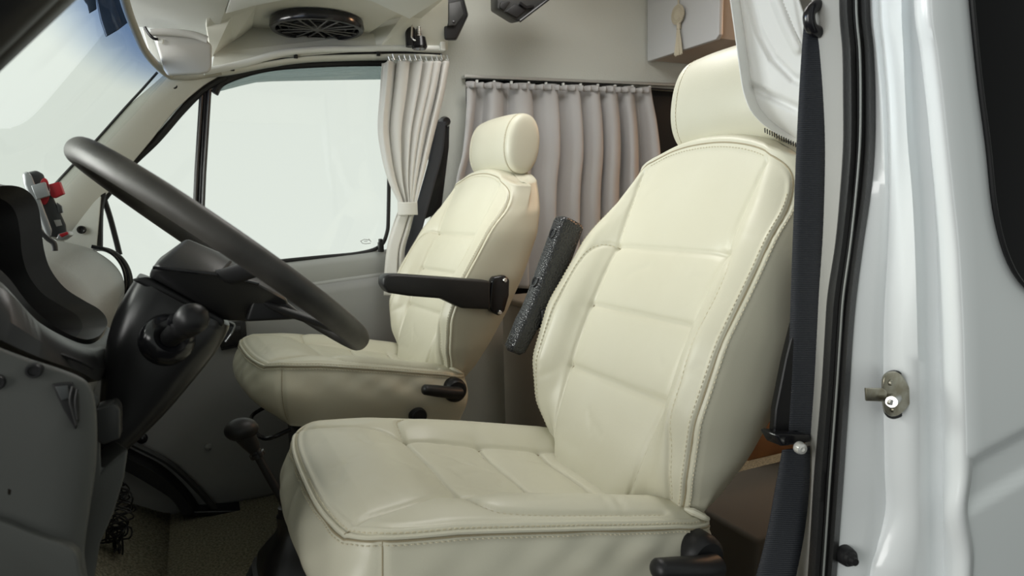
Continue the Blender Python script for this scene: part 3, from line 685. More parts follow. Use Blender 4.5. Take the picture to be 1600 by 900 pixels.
# driver armrest, folded up on the far side
q = [(855, 346), (862, 341), (880, 342), (896, 349), (900, 356), (897, 375), (880, 440), (852, 530), (838, 556), (822, 556), (806, 549), (812, 515), (822, 495), (834, 480), (838, 450), (845, 400)]
g = G(); L1 = [Y(p[0], p[1], .30) for p in q]
a0, a1 = np.array((.262, .285, .925)), np.array((.142, .285, .655))
ax = (a1-a0)/np.linalg.norm(a1-a0); nx = np.array((-ax[2], 0, ax[0])); nx = nx if nx[0] < 0 else -nx
rows = []
for t, wd, dp, sh in ((-.012, .014, .016, .004), (-.004, .021, .026, .002), (.02, .024, .030, 0), (.55, .024, .029, 0), (.70, .024, .026, .004), (.80, .025, .022, .012), (1.0, .023, .018, .018), (1.03, .015, .010, .018)):
    c = a0+(a1-a0)*t+nx*sh
    lp = []
    for th in np.arange(28)*2*PI/28:
        cc, ss = math.cos(th), math.sin(th); e_ = .45
        lp.append(c+np.array((0, 1, 0))*wd*abs(cc)**e_*np.sign(cc)+nx*dp*abs(ss)**e_*np.sign(ss))
    rows.append(lp)
rows = [[r[j] for j in range(28)] for r in rows]
mid = lambda r: [np.mean(r, 0)]*28
g.grid([mid(rows[0])]+rows+[mid(rows[-1])], closed_v=True); arm2 = g.build('armrest', GRAIN, drv, sharp=math.radians(60))
for t in (.13, .50):
    c = a0+(a1-a0)*t+nx*.030+np.array((0, -.003, 0)); g = G(); g.lathe([(0, -.006), (.006, -.006), (.0085, .0012), (.0115, .0016), (.013, -.002)], c, nx, 24); g.build('screw_recess', BLKG, arm2)
g = G(); g.box((.20, .262, .72), (.05, .02, .05)); g.build('armrest_bracket', BLK, drv, bevel=.005)

# ================================================================== STEERING WHEEL
wc = np.array((-.430, 0, .906)); wn = np.array((.638, .070, .770)); wn /= np.linalg.norm(wn); we = np.array((.770, 0, -.638)); wy = np.cross(wn, we); wy = wy if wy[1] > 0 else -wy
sw = empty('steering_wheel', tuple(wc-wn*.07), 'worn dark grey steering wheel seen almost edge-on in front of the driver seat', 'steering wheel')
g = G(); rows = []
for th in np.arange(160)*2*PI/160:
    rad = math.cos(th)*we+math.sin(th)*wy; c = wc+rad*.2065
    fing = .0006*math.sin(th*48)
    rows.append([c+(.0138)*math.cos(p)*rad+(.0155)*math.sin(p)*wn for p in np.arange(24)*2*PI/24])
g.grid(rows, closed_u=True, closed_v=True); g.build('rim', RIM, sw)
near = [(238, 417), (340, 428), (404, 443), (452, 470), (452, 498), (384, 503), (347, 501), (231, 434)]
low = [Y(*p, y) for p, y in zip(near, (-.080, -.088, -.080, -.06, -.035, -.03, -.03, -.04))]
def mir(P): return [np.array((p[0], -p[1], p[2])) for p in P]
upp = [Y(*p, -.012) for p in ((292, 373), (345, 396), (395, 420), (425, 438))]
g = G(); g.hull(low+mir(low)+upp+mir(upp)); HUBM = new_mat('dark_hub_plastic', (.020, .020, .021), .40, spec=.5, bump=.2, bscale=400, bdist=.0005); hub = g.build('hub', HUBM, sw, bevel=.006)
g = G(); g.tube([Y(239, 418, -.081), Y(340, 429.5, -.089), Y(404, 444, -.081)], .0022, 6); g.build('pad_seam', BLKG, hub)
g = G(); g.tube([Y(341, 429, -.0885), Y(352, 418, -.067), Y(360, 409, -.049)], .0018, 6); g.build('pad_joint', BLK, hub)
hc = wc-wn*.045+we*.03
for a in (math.radians(84), math.radians(-84), math.radians(30), math.radians(-30)):
    rad = math.cos(a)*we+math.sin(a)*wy; tan = -math.sin(a)*we+math.cos(a)*wy
    pts = spline([wc-wn*.034+rad*.05, wc-wn*.026+rad*.10, wc+rad*.15-wn*.014, wc+rad*.196-wn*.004], 6)
    g = G(); rr = np.linspace(.014, .012, len(pts)); rows = []
    for p, r in zip(pts, rr): rows.append([p+tan*r*math.cos(t)+wn*r*.42*math.sin(t) for t in np.arange(14)*2*PI/14])
    g.grid(rows, closed_v=True); g.build('spoke', HUBM, sw)
# lower skirt of the hub toward the rim's lower edge
skn = [(404, 444), (440, 466), (480, 498), (451, 500), (420, 501), (384, 503)]
g = G(); s_ = [Y(*p, -.055) for p in skn]; g.hull(s_+mir(s_)); g.build('lower_cover', BLK, sw, bevel=.004)

# column shroud and stalk
colm = empty('steering_column', (-.56, 0, .70), 'black steering column shroud rising from dash to wheel hub', 'steering column')
sec = [((214, 432), (360, 510)), ((196, 458), (356, 522)), ((178, 492), (336, 555)), ((166, 530), (300, 600)), ((158, 580), (255, 652)), ((153, 640), (205, 700)), ((150, 690), (160, 738))]
rows = []
for k, (a, b) in enumerate(sec):
    A_, B_ = Y(*a, 0), Y(*b, 0); A_ = Y(*a, -.03); B_ = Y(*b, -.03); c = (A_+B_)/2; h = (A_-B_)/2; hw = (.056, .062, .066, .066, .062, .058, .05)[k]
    lp = []
    for t in np.arange(48)*2*PI/48:
        cc, ss = math.cos(t), math.sin(t); e_ = .62
        lp.append(c+h*np.sign(cc)*abs(cc)**e_+np.array((0, .03+hw*np.sign(ss)*abs(ss)**e_, 0)))
    rows.append(lp)
rows = np.array(rows); rr2 = np.stack([spline(rows[:, j], 5) for j in range(48)], 1)
g = G(); g.add([rr2[0].mean(0)]+list(rr2[0]), [(0, 1+j, 1+(j+1) % 48) for j in range(48)]); g.grid(rr2, closed_v=True); g.build('shroud', new_mat('satin_black_shroud', (.016, .016, .017), .30, spec=.5), colm)
g = G(); g.hull([Y(*p, y) for p in ((204, 436), (232, 432), (352, 500), (348, 512)) for y in (-.05, .05)]); g.build('upper_collar', BLK, colm, bevel=.004)
st0 = Y(266, 528, -.088); st1 = Y(303, 496, -.165)
stk = empty('indicator_stalk', tuple(st0), 'stubby black control stalk sticking out of the steering column', 'stalk')
dd = (st1-st0); 
g = G(); pr_ = [(.0, .006), (.012, .0115), (.3, .0125), (.5, .0125), (.56, .0150), (.70, .0165), (.74, .0150), (.80, .0170), (.95, .0178), (1.05, .0150), (1.10, .009), (1.12, .001)]
g.tube([st0+dd*t for t, r in pr_], [r for t, r in pr_], 20); g.build('lever', BLK, stk)
g = G(); g.lathe([(.013, .004), (.020, .006), (.027, .002), (.031, -.006), (.031, -.02)], st0+np.array((.0, .006, 0)), dd, 28); g.build('gaiter', BLKG, stk)
g = G(); g.tube(spline([st0+dd*.55+np.array((-.010, -.008, .008)), st0+dd*.66+np.array((-.010, -.010, .010))], 4), .006, 10); g.build('end_switch', BLKG, stk)

# ================================================================== DASHBOARD
dash = empty('dashboard', (-.75, .5, .6), 'grey grained dashboard running across to the far door', 'dashboard')
prof = [(-1.04, .93), (-.95, .925), (-.84, .905), (-.76, .885), (-.71, .862), (-.668, .82), (-.652, .77), (-.665, .70), (-.70, .62), (-.74, .50)]
pf = spline(prof, 6)
rows = []
for y, sc in ((.26, 1.), (.6, 1.), (1.0, 1.), (1.12, 1.), (1.17, .992), (1.205, .965), (1.225, .90)):
    c = np.array((-.86, .76)); rows.append([(c[0]+(p[0]-c[0])*sc, y, c[1]+(p[1]-c[1])*sc) for p in pf])
g = G(); g.grid(rows); g.build('dash_top', DASH, dash, solid=.006)
# round air vent at the far end
vc = np.array((-.672, 1.215, .795)); va = np.array((.72, .45, .35))
g = G()
for k, (r, h) in enumerate(((.078, .008), (.079, .018), (.073, .034))):
    pts = []
    for t in np.linspace(-.35, PI*.95, 30):
        pass
g = G()
for o_, r_ in ((0, .005), (.018, .004), (.034, .006)):
    pts = [(143, 388), (165, 393), (182, 405), (193, 423), (197, 445), (193, 462)]
    g.tube(spline([Y(p[0]+o_*230, p[1]-3+o_*60, 1.20+o_*1.5) for p in pts], 6), r_, 8)
g.build('end_vent', BLKG, dash)
g = G(); pts = [(148, 386), (170, 390), (190, 404), (201, 424), (204, 446), (199, 470)]
A = spline([Y(*p, 1.20) for p in pts], 6); B = spline([Y(p[0]-3, p[1]+3, 1.27) for p in pts], 6); g.grid([A, B]); g.build('vent_barrel', CHAR, dash, solid=.006)
g = G(); g.box((-.88, .75, .40), (.14, 1.0, .42)); g.build('lower_dash', CHAR, dash, bevel=.03)

# instrument binnacle
bn = empty('instrument_binnacle', (-.66, .05, .85), 'black hooded instrument binnacle left of the steering column', 'instrument cluster')
far = [(-60, 310), (-20, 293), (10, 290), (34, 298), (50, 318), (57, 350), (61, 390), (72, 425), (95, 455), (125, 475), (148, 488), (160, 500), (164, 512)]
farY = [.10, .14, .17, .19, .20, .20, .20, .20, .19, .18, .165, .15, .13]
nearp = [(-60, 330), (-70, 360), (-60, 385), (-40, 405), (-15, 425), (5, 445), (30, 478), (52, 500), (78, 520), (105, 534), (130, 540), (150, 534), (160, 522)]
nearY = [.06, .0, -.03, -.05, -.06, -.07, -.07, -.06, -.04, -.01, .03, .07, .11]
F_ = [Y(p[0], p[1], y) for p, y in zip(far, farY)]; N_ = [Y(p[0], p[1], y) for p, y in zip(nearp, nearY)]
loop = spline(F_+N_[::-1], 5, closed=True)
cen = loop.mean(0)
inner = cen+(loop-cen)*.90+np.array((-.02, .0, -.004)); deep = cen+(loop-cen)*.62+np.array((-.13, .03, -.02)); deeper = cen+(loop-cen)*.05+np.array((-.135, .03, -.02))
crest = cen+(loop-cen)*.965+np.array((.006, 0, .004))
outer_ = cen+(loop-cen)*1.06+np.array((-.025, .0, 0)); back = cen+(loop-cen)*1.10+np.array((-.12, 0, -.01)); back2 = cen+(loop-cen)*1.08+np.array((-.30, 0, -.02))
HOOD = new_mat('binnacle_hood_plastic', (.028, .028, .028), .38, spec=.5, bump=.2, bscale=400, bdist=.0006)
g = G(); g.grid([outer_, loop, crest, inner], closed_v=True); hb = g.build('lip', HOOD, bn)
g = G(); g.grid([inner, deep, deeper], closed_v=True); g.build('recess', BLK, bn)
g = G(); g.grid([outer_, back, back2], closed_v=True); g.build('hood', HOOD, bn)
# skirt of the binnacle above the grey panel
sk = [(-40, 505), (0, 528), (60, 556), (120, 578), (148, 592), (158, 585), (166, 540)]
up_ = [(-40, 425), (0, 445), (50, 500), (100, 530), (135, 541), (158, 530), (166, 512)]
A = spline([Y(*p, y) for p, y in zip(up_, (-.12, -.12, -.10, -.05, -.01, .04, .10))], 6); B = spline([Y(*p, y) for p, y in zip(sk, (-.16, -.16, -.15, -.12, -.08, -.02, .08))], 6)
g = G(); g.grid([A, A*.8+B*.2+np.array((.008, -.008, 0)), A*.3+B*.7+np.array((.008, -.008, 0)), B, B+np.array((-.02, .02, -.005))]); g.build('skirt', HOOD, bn, solid=.005)
g = G(); g.tube(spline([Y(*p, -.162+i*.012) for i, p in enumerate(((-40, 492), (0, 513), (60, 541), (120, 563), (146, 576)))], 6), .002, 6); g.build('skirt_groove', RUBBER, bn)

# lower grey knee panel on the near side
kp = empty('knee_panel', (-.62, -.22, .70), 'light grey lower dash panel at the left edge with cut-out', 'dash panel')
ol = [(-80, 505), (-20, 536), (40, 560), (100, 580), (136, 596), (148, 622), (152, 670), (150, 730), (140, 800), (132, 860), (124, 960), (-80, 960)]
g = G(); ring = resample(np.vstack([spline([Y(*p, -.215) for p in ol], 6, closed=True)]), 120); cen = Y(20, 760, -.215)
rows = [ring+np.array((-.03, .06, 0)), ring+np.array((-.004, .012, 0))]
for k in (1., .97, .9, .75, .5, .25, .02):
    q = cen+(ring-cen)*k; q[:, 1] -= .014*(1-k**6); rows.append(q)
g = G(); g.grid(rows, closed_v=True); pn = g.build('panel', DASHD, kp, sharp=None)
g = G(); q = [(-80, 790), (-30, 805), (10, 818), (60, 838), (100, 852), (118, 866), (124, 890), (122, 960), (-80, 960)]
g.prism(spline([Y(*p, -.238) for p in q], 4), (0, .022, 0)); g.build('storage_flap', DASHD, kp, bevel=.005)
g = G(); g.hull([Y(*p, -.232) for p in ((82, 600), (112, 598), (122, 615), (124, 655), (118, 670), (100, 640))]+[Y(*p, -.21) for p in ((80, 598), (114, 595), (125, 615), (126, 660), (118, 675), (98, 642))]); co = g.build('cut_out', RUBBER, kp, bevel=.001)
g = G(); g.hull([Y(*p, -.236) for p in ((86, 604), (106, 602), (110, 622), (96, 626))]+[Y(*p, -.228) for p in ((86, 604), (106, 602), (110, 622), (96, 626))]); g.build('fuse_block', PHG, kp, bevel=.001)
g = G(); g.tube(spline([Y(*p, -.237) for p in ((114, 604), (110, 625), (116, 650), (120, 664))], 5), .0016, 6); g.tube(spline([Y(*p, -.237) for p in ((121, 608), (118, 628), (121, 655))], 5), .0013, 6); g.build('cable', WIRE, kp)
for px, py in ((52, 580), (-6, 598)):
    g = G(); g.lathe([(0, -.001), (.004, -.001), (.0045, .001), (.0062, .001), (.007, -.001), (.007, -.01)], Y(px, py, -.2285), (0, -1, 0), 18); g.build('screw', BLK, kp)
# side board beside the column and its black connector box
pb = empty('column_side_board', (-.6, -.05, .5), 'dark grey board dropping to the floor beside the steering column', 'panel')
g = G(); q = [Y(*p, -.10) for p in ((135, 600), (156, 620), (160, 735), (202, 700), (196, 745), (180, 800), (158, 850), (140, 960), (90, 960), (130, 800))]
g.prism(q, (-.02, .05, 0)); g.build('board', DASHD, pb, bevel=.004)
g = G(); q = [Y(*p, -.115) for p in ((150, 638), (180, 630), (188, 640), (188, 686), (160, 696), (150, 690))]; g.prism(q, (0, .03, 0)); g.build('connector_box', CHAR, pb, bevel=.003)

# ================================================================== PHONE HOLDER
ph_ = empty('phone_holder', Y(80, 375, .34), 'graphite and silver phone holder with red grips on the dash', 'phone holder')
def ph(px, py, y=.34): return Y(px, py, y)
g = G(); q = [(44, 270), (58, 267), (68, 272), (73, 285), (104, 352), (105, 364), (92, 372), (78, 370), (66, 350)]
g.prism([ph(*p) for p in q], (-.004, .014, .002)); g.build('back_plate', PHG, ph_, bevel=.003)
g = G(); q = [(36, 272), (44, 268), (50, 274), (82, 360), (80, 372), (72, 366), (60, 334), (52, 322), (38, 288)]
g.prism([ph(p[0], p[1], .325) for p in q], (-.004, .012, .002)); g.build('side_rail', SILV, ph_, bevel=.003)
g = G(); g.prism([ph(*p, .322) for p in ((48, 290), (70, 284), (77, 306), (57, 312))], (0, .012, 0)); g.build('clamp_band', SILV, ph_, bevel=.0015)
g = G(); g.prism([ph(*p, .330) for p in ((76, 288), (92, 284), (99, 303), (84, 310), (79, 306))], (.002, .009, 0)); g.build('side_grip', RED, ph_, bevel=.001)
g = G(); q = [ph(69+9*math.cos(t)*(.9), 299+21*math.sin(t), .334) for t in np.linspace(0, 2*PI, 24, endpoint=False)]; g.prism(q, (0, .006, 0)); g.build('release_button', RED, ph_, bevel=.001)
g = G(); g.prism([ph(*p, .338) for p in ((84, 344), (94, 343), (97, 352), (88, 354))], (0, .003, 0)); g.build('badge', new_mat('pale_badge', (.45, .46, .45), .5), ph_)
g = G(); g.prism([ph(*p, .325) for p in ((90, 366), (107, 361), (109, 368), (98, 376), (88, 374))], (.003, .022, 0)); f_ = g.build('bottom_foot', SILV, ph_, bevel=.002)
g = G(); g.prism([ph(*p, .323) for p in ((92, 366), (105, 362), (107, 366), (96, 371))], (0, .012, 0)); g.build('foot_pad', RED, f_, bevel=.001)
g = G(); g.tube(spline([ph(*p, .36) for p in ((56, 335), (54, 345), (58, 356), (74, 372), (84, 380), (86, 392))], 5), .0045, 10); g.build('mounting_arm', CHAR, ph_)
g = G(); g.prism([ph(*p, .336) for p in ((88, 316), (96, 322), (98, 332), (92, 334))], (0, .01, 0)); g.build('clamp_jaw', PHG, ph_, bevel=.001)

# ================================================================== GEAR LEVER
gl_ = empty('gear_lever', (-.30, .50, .10), 'black gear lever with round knob on floor between the seats', 'gear lever')
kn = Y(377, 671, .50); tp = Y(398, 704, .50); bs = Y(449, 796, .50)
g = G(); g.ball(kn, (.034, .028, .024)); g.tube([kn+(tp-kn)*.2, kn+(tp-kn)*.6, tp], [.022, .018, .012], 16); g.build('knob', BLK, gl_)
g = G(); g.tube([Y(390, 692, .50), Y(404, 712, .50)], .012, 14); g.lathe([(.010, -.006), (.016, -.004), (.016, .004), (.010, .006)], Y(402, 710, .5), bs-tp, 18); g.build('collar', BLKG, gl_)
g = G(); g.tube([tp, (tp+bs)/2, bs], .0085, 14); g.build('shaft', BLK, gl_)
c0 = Y(449, 790, .50); 
rows = [(0.010, 0), (.020, -.002), (.021, -.016), (.026, -.022), (.029, -.05), (.042, -.075), (.066, -.105), (.085, -.13), (.088, -.15), (.098, -.152), (.099, -.165), (.106, -.168), (.107, -.182), (.114, -.185), (.116, -.20), (.118, -.24), (.118, -.33)]
g = G(); c1 = c0+np.array((.02, .03, 0))
rg = []
for r, h in rows:
    k = sm(np.array(-h), 0, .12); cc = c0*(1-k)+c1*k; e_ = 1-.45*k
    rg.append([(cc[0]+r*math.copysign(abs(math.cos(t))**e_, math.cos(t)), cc[1]+r*math.copysign(abs(math.sin(t))**e_, math.sin(t)), c0[2]+h) for t in np.arange(48)*2*PI/48])
g.grid(rg, closed_v=True); g.build('gaiter', new_mat('gaiter_rubber', (.010, .010, .011), .33, spec=.5), gl_)

# cable bundle in the footwell
g = G(); rng = random.Random(4)
for k in range(9):
    x, y = 180+rng.uniform(-12, 12), 1.0+rng.uniform(-.05, .05); pts = []
    for i in range(12):
        t = i/11; pts.append(Y(183+rng.uniform(-1, 1)*(6+22*math.sin(PI*min(t*1.2, 1))), 745+t*118, y+rng.uniform(-.02, .02)))
    g.tube(spline(pts, 5), .0022, 5)
for k in range(2): g.tube(spline([Y(188+k*2, 830, 1.0), Y(186+k*6, 860, 1.0), Y(191-k*2, 885, 1.0), Y(188+k*9, 930, 1.0)], 5), .0026, 6)
for k in range(5):
    c = Y(168+k*5, 838+rng.uniform(-14, 8), .98); R_l = rng.uniform(.018, .03); g.tube([c+np.array((math.cos(t)*R_l, .01*math.sin(3*t), math.sin(t)*R_l*.7)) for t in np.linspace(0, 2*PI, 18)], .0024, 5)
tag(g.build('cable_bundle', WIRE), 'tangled black cables hanging beside the dash over the carpet', 'cables')

# ================================================================== CURTAINS
def curtain(name, left, right, y, folds, amp, mat, label, group=None, nu=160, nv=60, ph=0., skew=0., tight=None, gamma=1.):
    Lp = resample(spline([Y(*p, y) for p in left], 8), nv); Rp = resample(spline([Y(*p, y) for p in right], 8), nv); rows = []
    for i in range(nv):
        t = i/(nv-1); wd = np.linalg.norm(Rp[i]-Lp[i]); u = np.linspace(0, 1, nu)
        am = amp*(tight(t) if tight else 1.); uu = u**gamma
        wv = np.sin(2*PI*folds*uu+ph+.5*math.sin(t*3)+1.3*np.sin(uu*7+1+t*1.2)); wv = np.sign(wv)*np.abs(wv)**.8
        q = Lp[i][None]*(1-u[:, None])+Rp[i][None]*u[:, None]; q[:, 1] += am*wv; q[:, 0] += am*.45*np.cos(2*PI*folds*uu+ph+t)*np.minimum(1, np.minimum(u, 1-u)*12)
        rows.append(q)
    g = G(); g.grid(rows); return g.build(name, mat, None, sharp=None, solid=.0016)
# passenger window curtain, gathered by a tie band
ct = empty('window_curtain', (.24, 1.28, .8), 'off-white curtain gathered by a tie band beside the passenger window', 'curtain')
o = curtain('curtain_cloth', [(599, 97), (596, 140), (592, 200), (598, 245), (608, 283), (622, 313), (624, 322)], [(705, 97), (696, 148), (680, 212), (664, 270), (652, 310), (650, 322)], 1.28, 6, .020, CLOTHP, '', tight=lambda t: 1-.62*t**1.5)
o.parent = ct; o.matrix_parent_inverse = Matrix.Translation(-ct.location)
o = curtain('curtain_tail', [(623, 330), (614, 355), (606, 385), (602, 420), (601, 445), (601, 462)], [(649, 330), (642, 360), (634, 390), (634, 420), (640, 445), (645, 462)], 1.29, 2, .010, CLOTHP, '')
o.parent = ct; o.matrix_parent_inverse = Matrix.Translation(-ct.location)
g = G(); tb_ = [Y(637, 326, 1.28)+np.array((math.cos(t)*.033, math.sin(t)*.024, 0)) for t in np.linspace(0, 2*PI, 40)]
g.grid([[p+np.array((0, 0, z)) for p in tb_] for z in (-.022, -.018, 0, .018, .022)]); g.build('tie_band', CLOTHP, ct, solid=.003)
rng = random.Random(2)
for k in range(12):
    px = 606+k*8.4+rng.uniform(-1, 1); g = G(); p = Y(px, 93+rng.uniform(-2, 2), 1.285); g.tube([p+np.array((0, 0, .014)), p+np.array((.003, 0, .004)), p+np.array((.006, 0, -.004)), p+np.array((.001, -.002, -.008)), p+np.array((-.003, 0, 0))], .0017, 6); g.build('hook', CHROME, ct)

# rear side window curtain on its rail
rc = empty('rear_curtain', (.9, 1.36, 1.0), 'grey pleated curtain covering the rear side window behind the seats', 'curtain')
o = curtain('curtain_cloth', [(727, 128), (726, 170), (718, 240), (706, 300), (700, 450)], [(1012, 137), (1015, 160), (1021, 200), (1025, 260), (1030, 450)], 1.365, 8.2, .036, CLOTHG, '', nu=300, nv=50, ph=2.4, tight=lambda t: .55+.45*min(1, t*3))
o.parent = rc; o.matrix_parent_inverse = Matrix.Translation(-rc.location)
g = G(); hdp = resample(np.array([Y(728, 131, 1.34), Y(1012, 140, 1.34)]), 160)
g.grid([[p+np.array((0, .012*math.sin(k*.9), z)) for k, p in enumerate(hdp)] for z in (.006, -.004, -.014)]); g.build('gathered_heading', CLOTHG, rc, solid=.0015)
rl = empty('curtain_rail', (.95, 1.40, 1.43), 'thin white curtain rail above the grey rear curtain', 'curtain rail')
g = G(); a_, b_ = Y(724, 120, 1.40), Y(1100, 135, 1.40); g.box((a_+b_)/2, (np.linalg.norm(b_-a_), .03, .012), Matrix(((b_-a_)[0]/np.linalg.norm(b_-a_), 0, -(b_-a_)[2]/np.linalg.norm(b_-a_)) and ((1, 0, -(b_-a_)[2]/(b_-a_)[0]), (0, 1, 0), ((b_-a_)[2]/(b_-a_)[0], 0, 1)))); g.build('rail', TRACK, rl, bevel=.002)
g = G(); g.box((a_+b_)/2+np.array((0, -.005, -.012)), (np.linalg.norm(b_-a_), .008, .006)); g.build('rail_groove', RUBBER, rl)
for k in range(11):
    px = 745+k*27; g = G(); p = Y(px, 128+k*.9, 1.365); g.box(p, (.008, .012, .014)); g.build('glider', CREAMW, rl, bevel=.002)

# white curtain draped beside the driver headrest
Lw = [(1134, -60), (1140, -10), (1147, 40), (1153, 85), (1158, 122), (1163, 147), (1173, 172), (1190, 192), (1212, 208), (1236, 221), (1259, 232)]
Rw = [(1240, -60), (1246, -10), (1262, 40), (1275, 80), (1280, 105), (1284, 130), (1286, 150), (1286, 170), (1286, 190), (1286, 212), (1286, 236)]
yc = -.27
def rs2(p, n): return resample(spline(p, 8), n)
La, Ra = rs2(Lw, 90), rs2(Rw, 90); nu = 110
u = np.linspace(0, 1, nu)[None, :, None]; PX = La[:, None, :]*(1-u)+Ra[:, None, :]*u
D = np.zeros(PX.shape[:2])
def fold(poly, a, w): 
    global D
    D = D+a*np.exp(-(dist_poly(PX[:, :, 0], PX[:, :, 1], poly)/w)**2)
fold([(1160, -60), (1172, 0), (1186, 50), (1208, 90), (1240, 122), (1290, 145)], .042, 20)
fold([(1205, -60), (1212, 0), (1228, 40), (1246, 76)], -.022, 15)
fold([(1176, 136), (1200, 148), (1230, 162), (1262, 178)], .022, 12)
fold([(1245, -20), (1256, 40), (1268, 90)], .010, 12)
edge = np.minimum(1, np.abs(PX[:, :, 0]-La[:, None, 0])/14); D = D*edge+(1-edge)*.012
rows = [[Y(PX[i, j, 0], PX[i, j, 1], -.175-.135*j/(nu-1)+D[i, j]) for j in range(nu)] for i in range(90)]
wcr = empty('cab_curtain', (.35, -.27, 1.05), 'white curtain draped between driver headrest and door pillar', 'curtain')
g = G(); g.grid(rows); g.build('curtain_cloth', CLOTH, wcr, sharp=None, solid=.002)
sp = [(1215, -60), (1222, 0), (1240, 45), (1255, 80), (1262, 96)]; g = G(); Pq = resample(np.array([Y(p[0], p[1], -.283) for p in sp]), 50); dashes(g, Pq, np.tile([0, -1., 0], (50, 1)), step=.005, ln=.003, r=.0006); g.build('hem_stitching', CLOTHP, wcr)
sp = [(1200, 199), (1225, 212), (1250, 222)]; g = G()
for k in range(16):
    p = Y(1195+k*3.7, 200+k*1.75, -.20); g.tube([p, p+np.array((.002, .001, -.007))], .0009, 5)
g.build('velcro_edge', BLK, wcr)

g = G(); g.prism([Y(*p, -.215) for p in ((1225, -90), (1330, -90), (1330, 210), (1296, 210), (1262, 120), (1240, 40))], (0, .012, 0)); strut(g.build('trim_21', DOORM, bevel=.003))
# ================================================================== SEAT BELTS
def ribbon(g, pts, ws_, y0, thick=.0012, cross=(1, 0, 0)):
    C_ = spline([Y(p[0], p[1], p[2] if len(p) > 2 else y0) for p in pts], 8); W_ = np.interp(np.linspace(0, 1, len(C_)), np.linspace(0, 1, len(ws_)), ws_)
    cr = np.array(cross, float); cr /= np.linalg.norm(cr)
    g.grid([[c+cr*w_*s for s in (-.5, -.25, 0, .25, .5)] for c, w_ in zip(C_, W_)])
    return g
sb = empty('seat_belt', (.25, -.31, .6), 'black driver seat belt running down the near pillar beside the seat', 'seat belt')
g = G(); ribbon(g, [(1276, 40), (1272, 130), (1268, 250), (1263, 400), (1258, 560), (1250, 690)], [.034, .038, .042, .044, .046, .046], -.30, cross=(.85, -.5, 0)); g.build('webbing', WEB, sb, solid=.0016)
g = G(); ribbon(g, [(1244, 700, -.312), (1238, 760, -.318), (1226, 840, -.322), (1205, 930, -.328)], [.040, .050, .056, .062], -.31, cross=(.85, -.35, .1)); g.build('lower_webbing', WEB, sb, solid=.0016)
g = G(); g.tube(spline([Y(*p, -.305) for p in ((1284, 10), (1276, 8), (1266, 18), (1264, 30), (1268, 44), (1278, 50), (1288, 48))], 6), .008, 12); g.build('pillar_loop', BLKG, sb)
g = G(); q = [(1212, 680), (1218, 678), (1266, 680), (1268, 691), (1232, 697), (1222, 698)]
g.prism([Y(*p, -.318) for p in q], (0, .03, 0)); g.build('belt_guide', BLKG, sb, bevel=.003)
g = G(); g.lathe([(0, .0015), (.0025, .0015), (.0032, .004), (.007, .003), (.0085, -.001), (.0085, -.006)], Y(1252, 701, -.335), (-.3, -1, 0), 24); g.build('stud', new_mat('white_metal_stud', (.75, .75, .72), .3, metal=.5), sb)
g = G(); q = [(1228, 560), (1268, 400), (1272, 690), (1208, 690), (1212, 640)]; g.prism([Y(*p, -.292) for p in q], (0.01, .02, 0)); g.build('retractor_cover', BLK, sb, bevel=.006)

pbt = empty('seat_belt', (.38, 1.33, 1.0), 'black passenger seat belt behind the gathered curtain on far pillar', 'seat belt')
g = G(); ribbon(g, [(688, 190), (682, 240), (666, 300), (646, 370), (622, 440)], [.04, .045, .045, .045, .045], 1.31, cross=(1, -.3, 0)); g.build('webbing', WEB, pbt, solid=.002)
g = G(); q = [(687, 186), (697, 184), (703, 192), (702, 230), (690, 330), (660, 345), (672, 270), (683, 225)]; g.prism([Y(*p, 1.36) for p in q], (0, .04, 0)); g.build('pillar_cover', BLKG, pbt, bevel=.005)
g = G(); g.lathe([(0, .03), (.014, .028), (.02, .01), (.02, 0)], Y(694, 191, 1.345), (0, -1, 0), 20); g.build('pillar_loop', BLKG, pbt)

# ================================================================== NEAR DOOR FRAME (B-pillar)
PYS = np.array([-700, -200, 0, 80, 150, 225, 300, 380, 460, 520, 600, 675, 740, 800, 860, 900, 1000, 1400])
def colp(tab, y, off=0.):
    t = np.array(tab, float); px = np.interp(PYS, t[:, 0], t[:, 1])
    # straight run beyond the frame
    px = np.where(PYS < 0, t[0, 1]+(PYS)*(-.02 if True else 0), px); px = np.where(PYS > 900, t[-1, 1]-(PYS-900)*.06, px)
    fine = spline([Y(a+off, b, y) for a, b in zip(px, PYS)], 5); return fine
trimL = [(0, 1276), (150, 1282), (250, 1284), (400, 1281), (500, 1277), (600, 1272), (750, 1262), (900, 1247)]
sealL = [(0, 1312), (80, 1317), (150, 1318), (250, 1318), (380, 1306), (467, 1293), (600, 1285), (740, 1273), (900, 1263)]
sealR = [(0, 1359), (80, 1365), (150, 1367), (225, 1366), (310, 1359), (400, 1345), (490, 1334), (600, 1327), (750, 1317), (900, 1306)]
gro = [(0, 1372), (150, 1384), (250, 1388), (350, 1388), (450, 1382), (550, 1378), (700, 1380), (800, 1382), (840, 1374), (900, 1358)]
lin = [(0, 1422), (200, 1430), (330, 1441), (470, 1445), (600, 1448), (800, 1452), (900, 1453)]
edg = [(0, 1452), (150, 1470), (280, 1484), (370, 1494), (500, 1502), (620, 1505), (700, 1508), (740, 1507), (767, 1499), (800, 1500), (855, 1509), (900, 1509)]
c_trim = colp(trimL, -.300); c_sl = colp(sealL, -.336); c_sr = colp(sealR, -.372)
g = G(); g.grid([c_trim+np.array((.10, .04, 0)), c_trim+np.array((.004, .010, 0)), c_trim, c_trim*.6+c_sl*.4+np.array((-.004, -.002, 0)), c_sl, c_sl+np.array((.05, 0, 0))]); strut(g.build('trim_18', BTRIM, solid=.003))
g = G(); rws = []
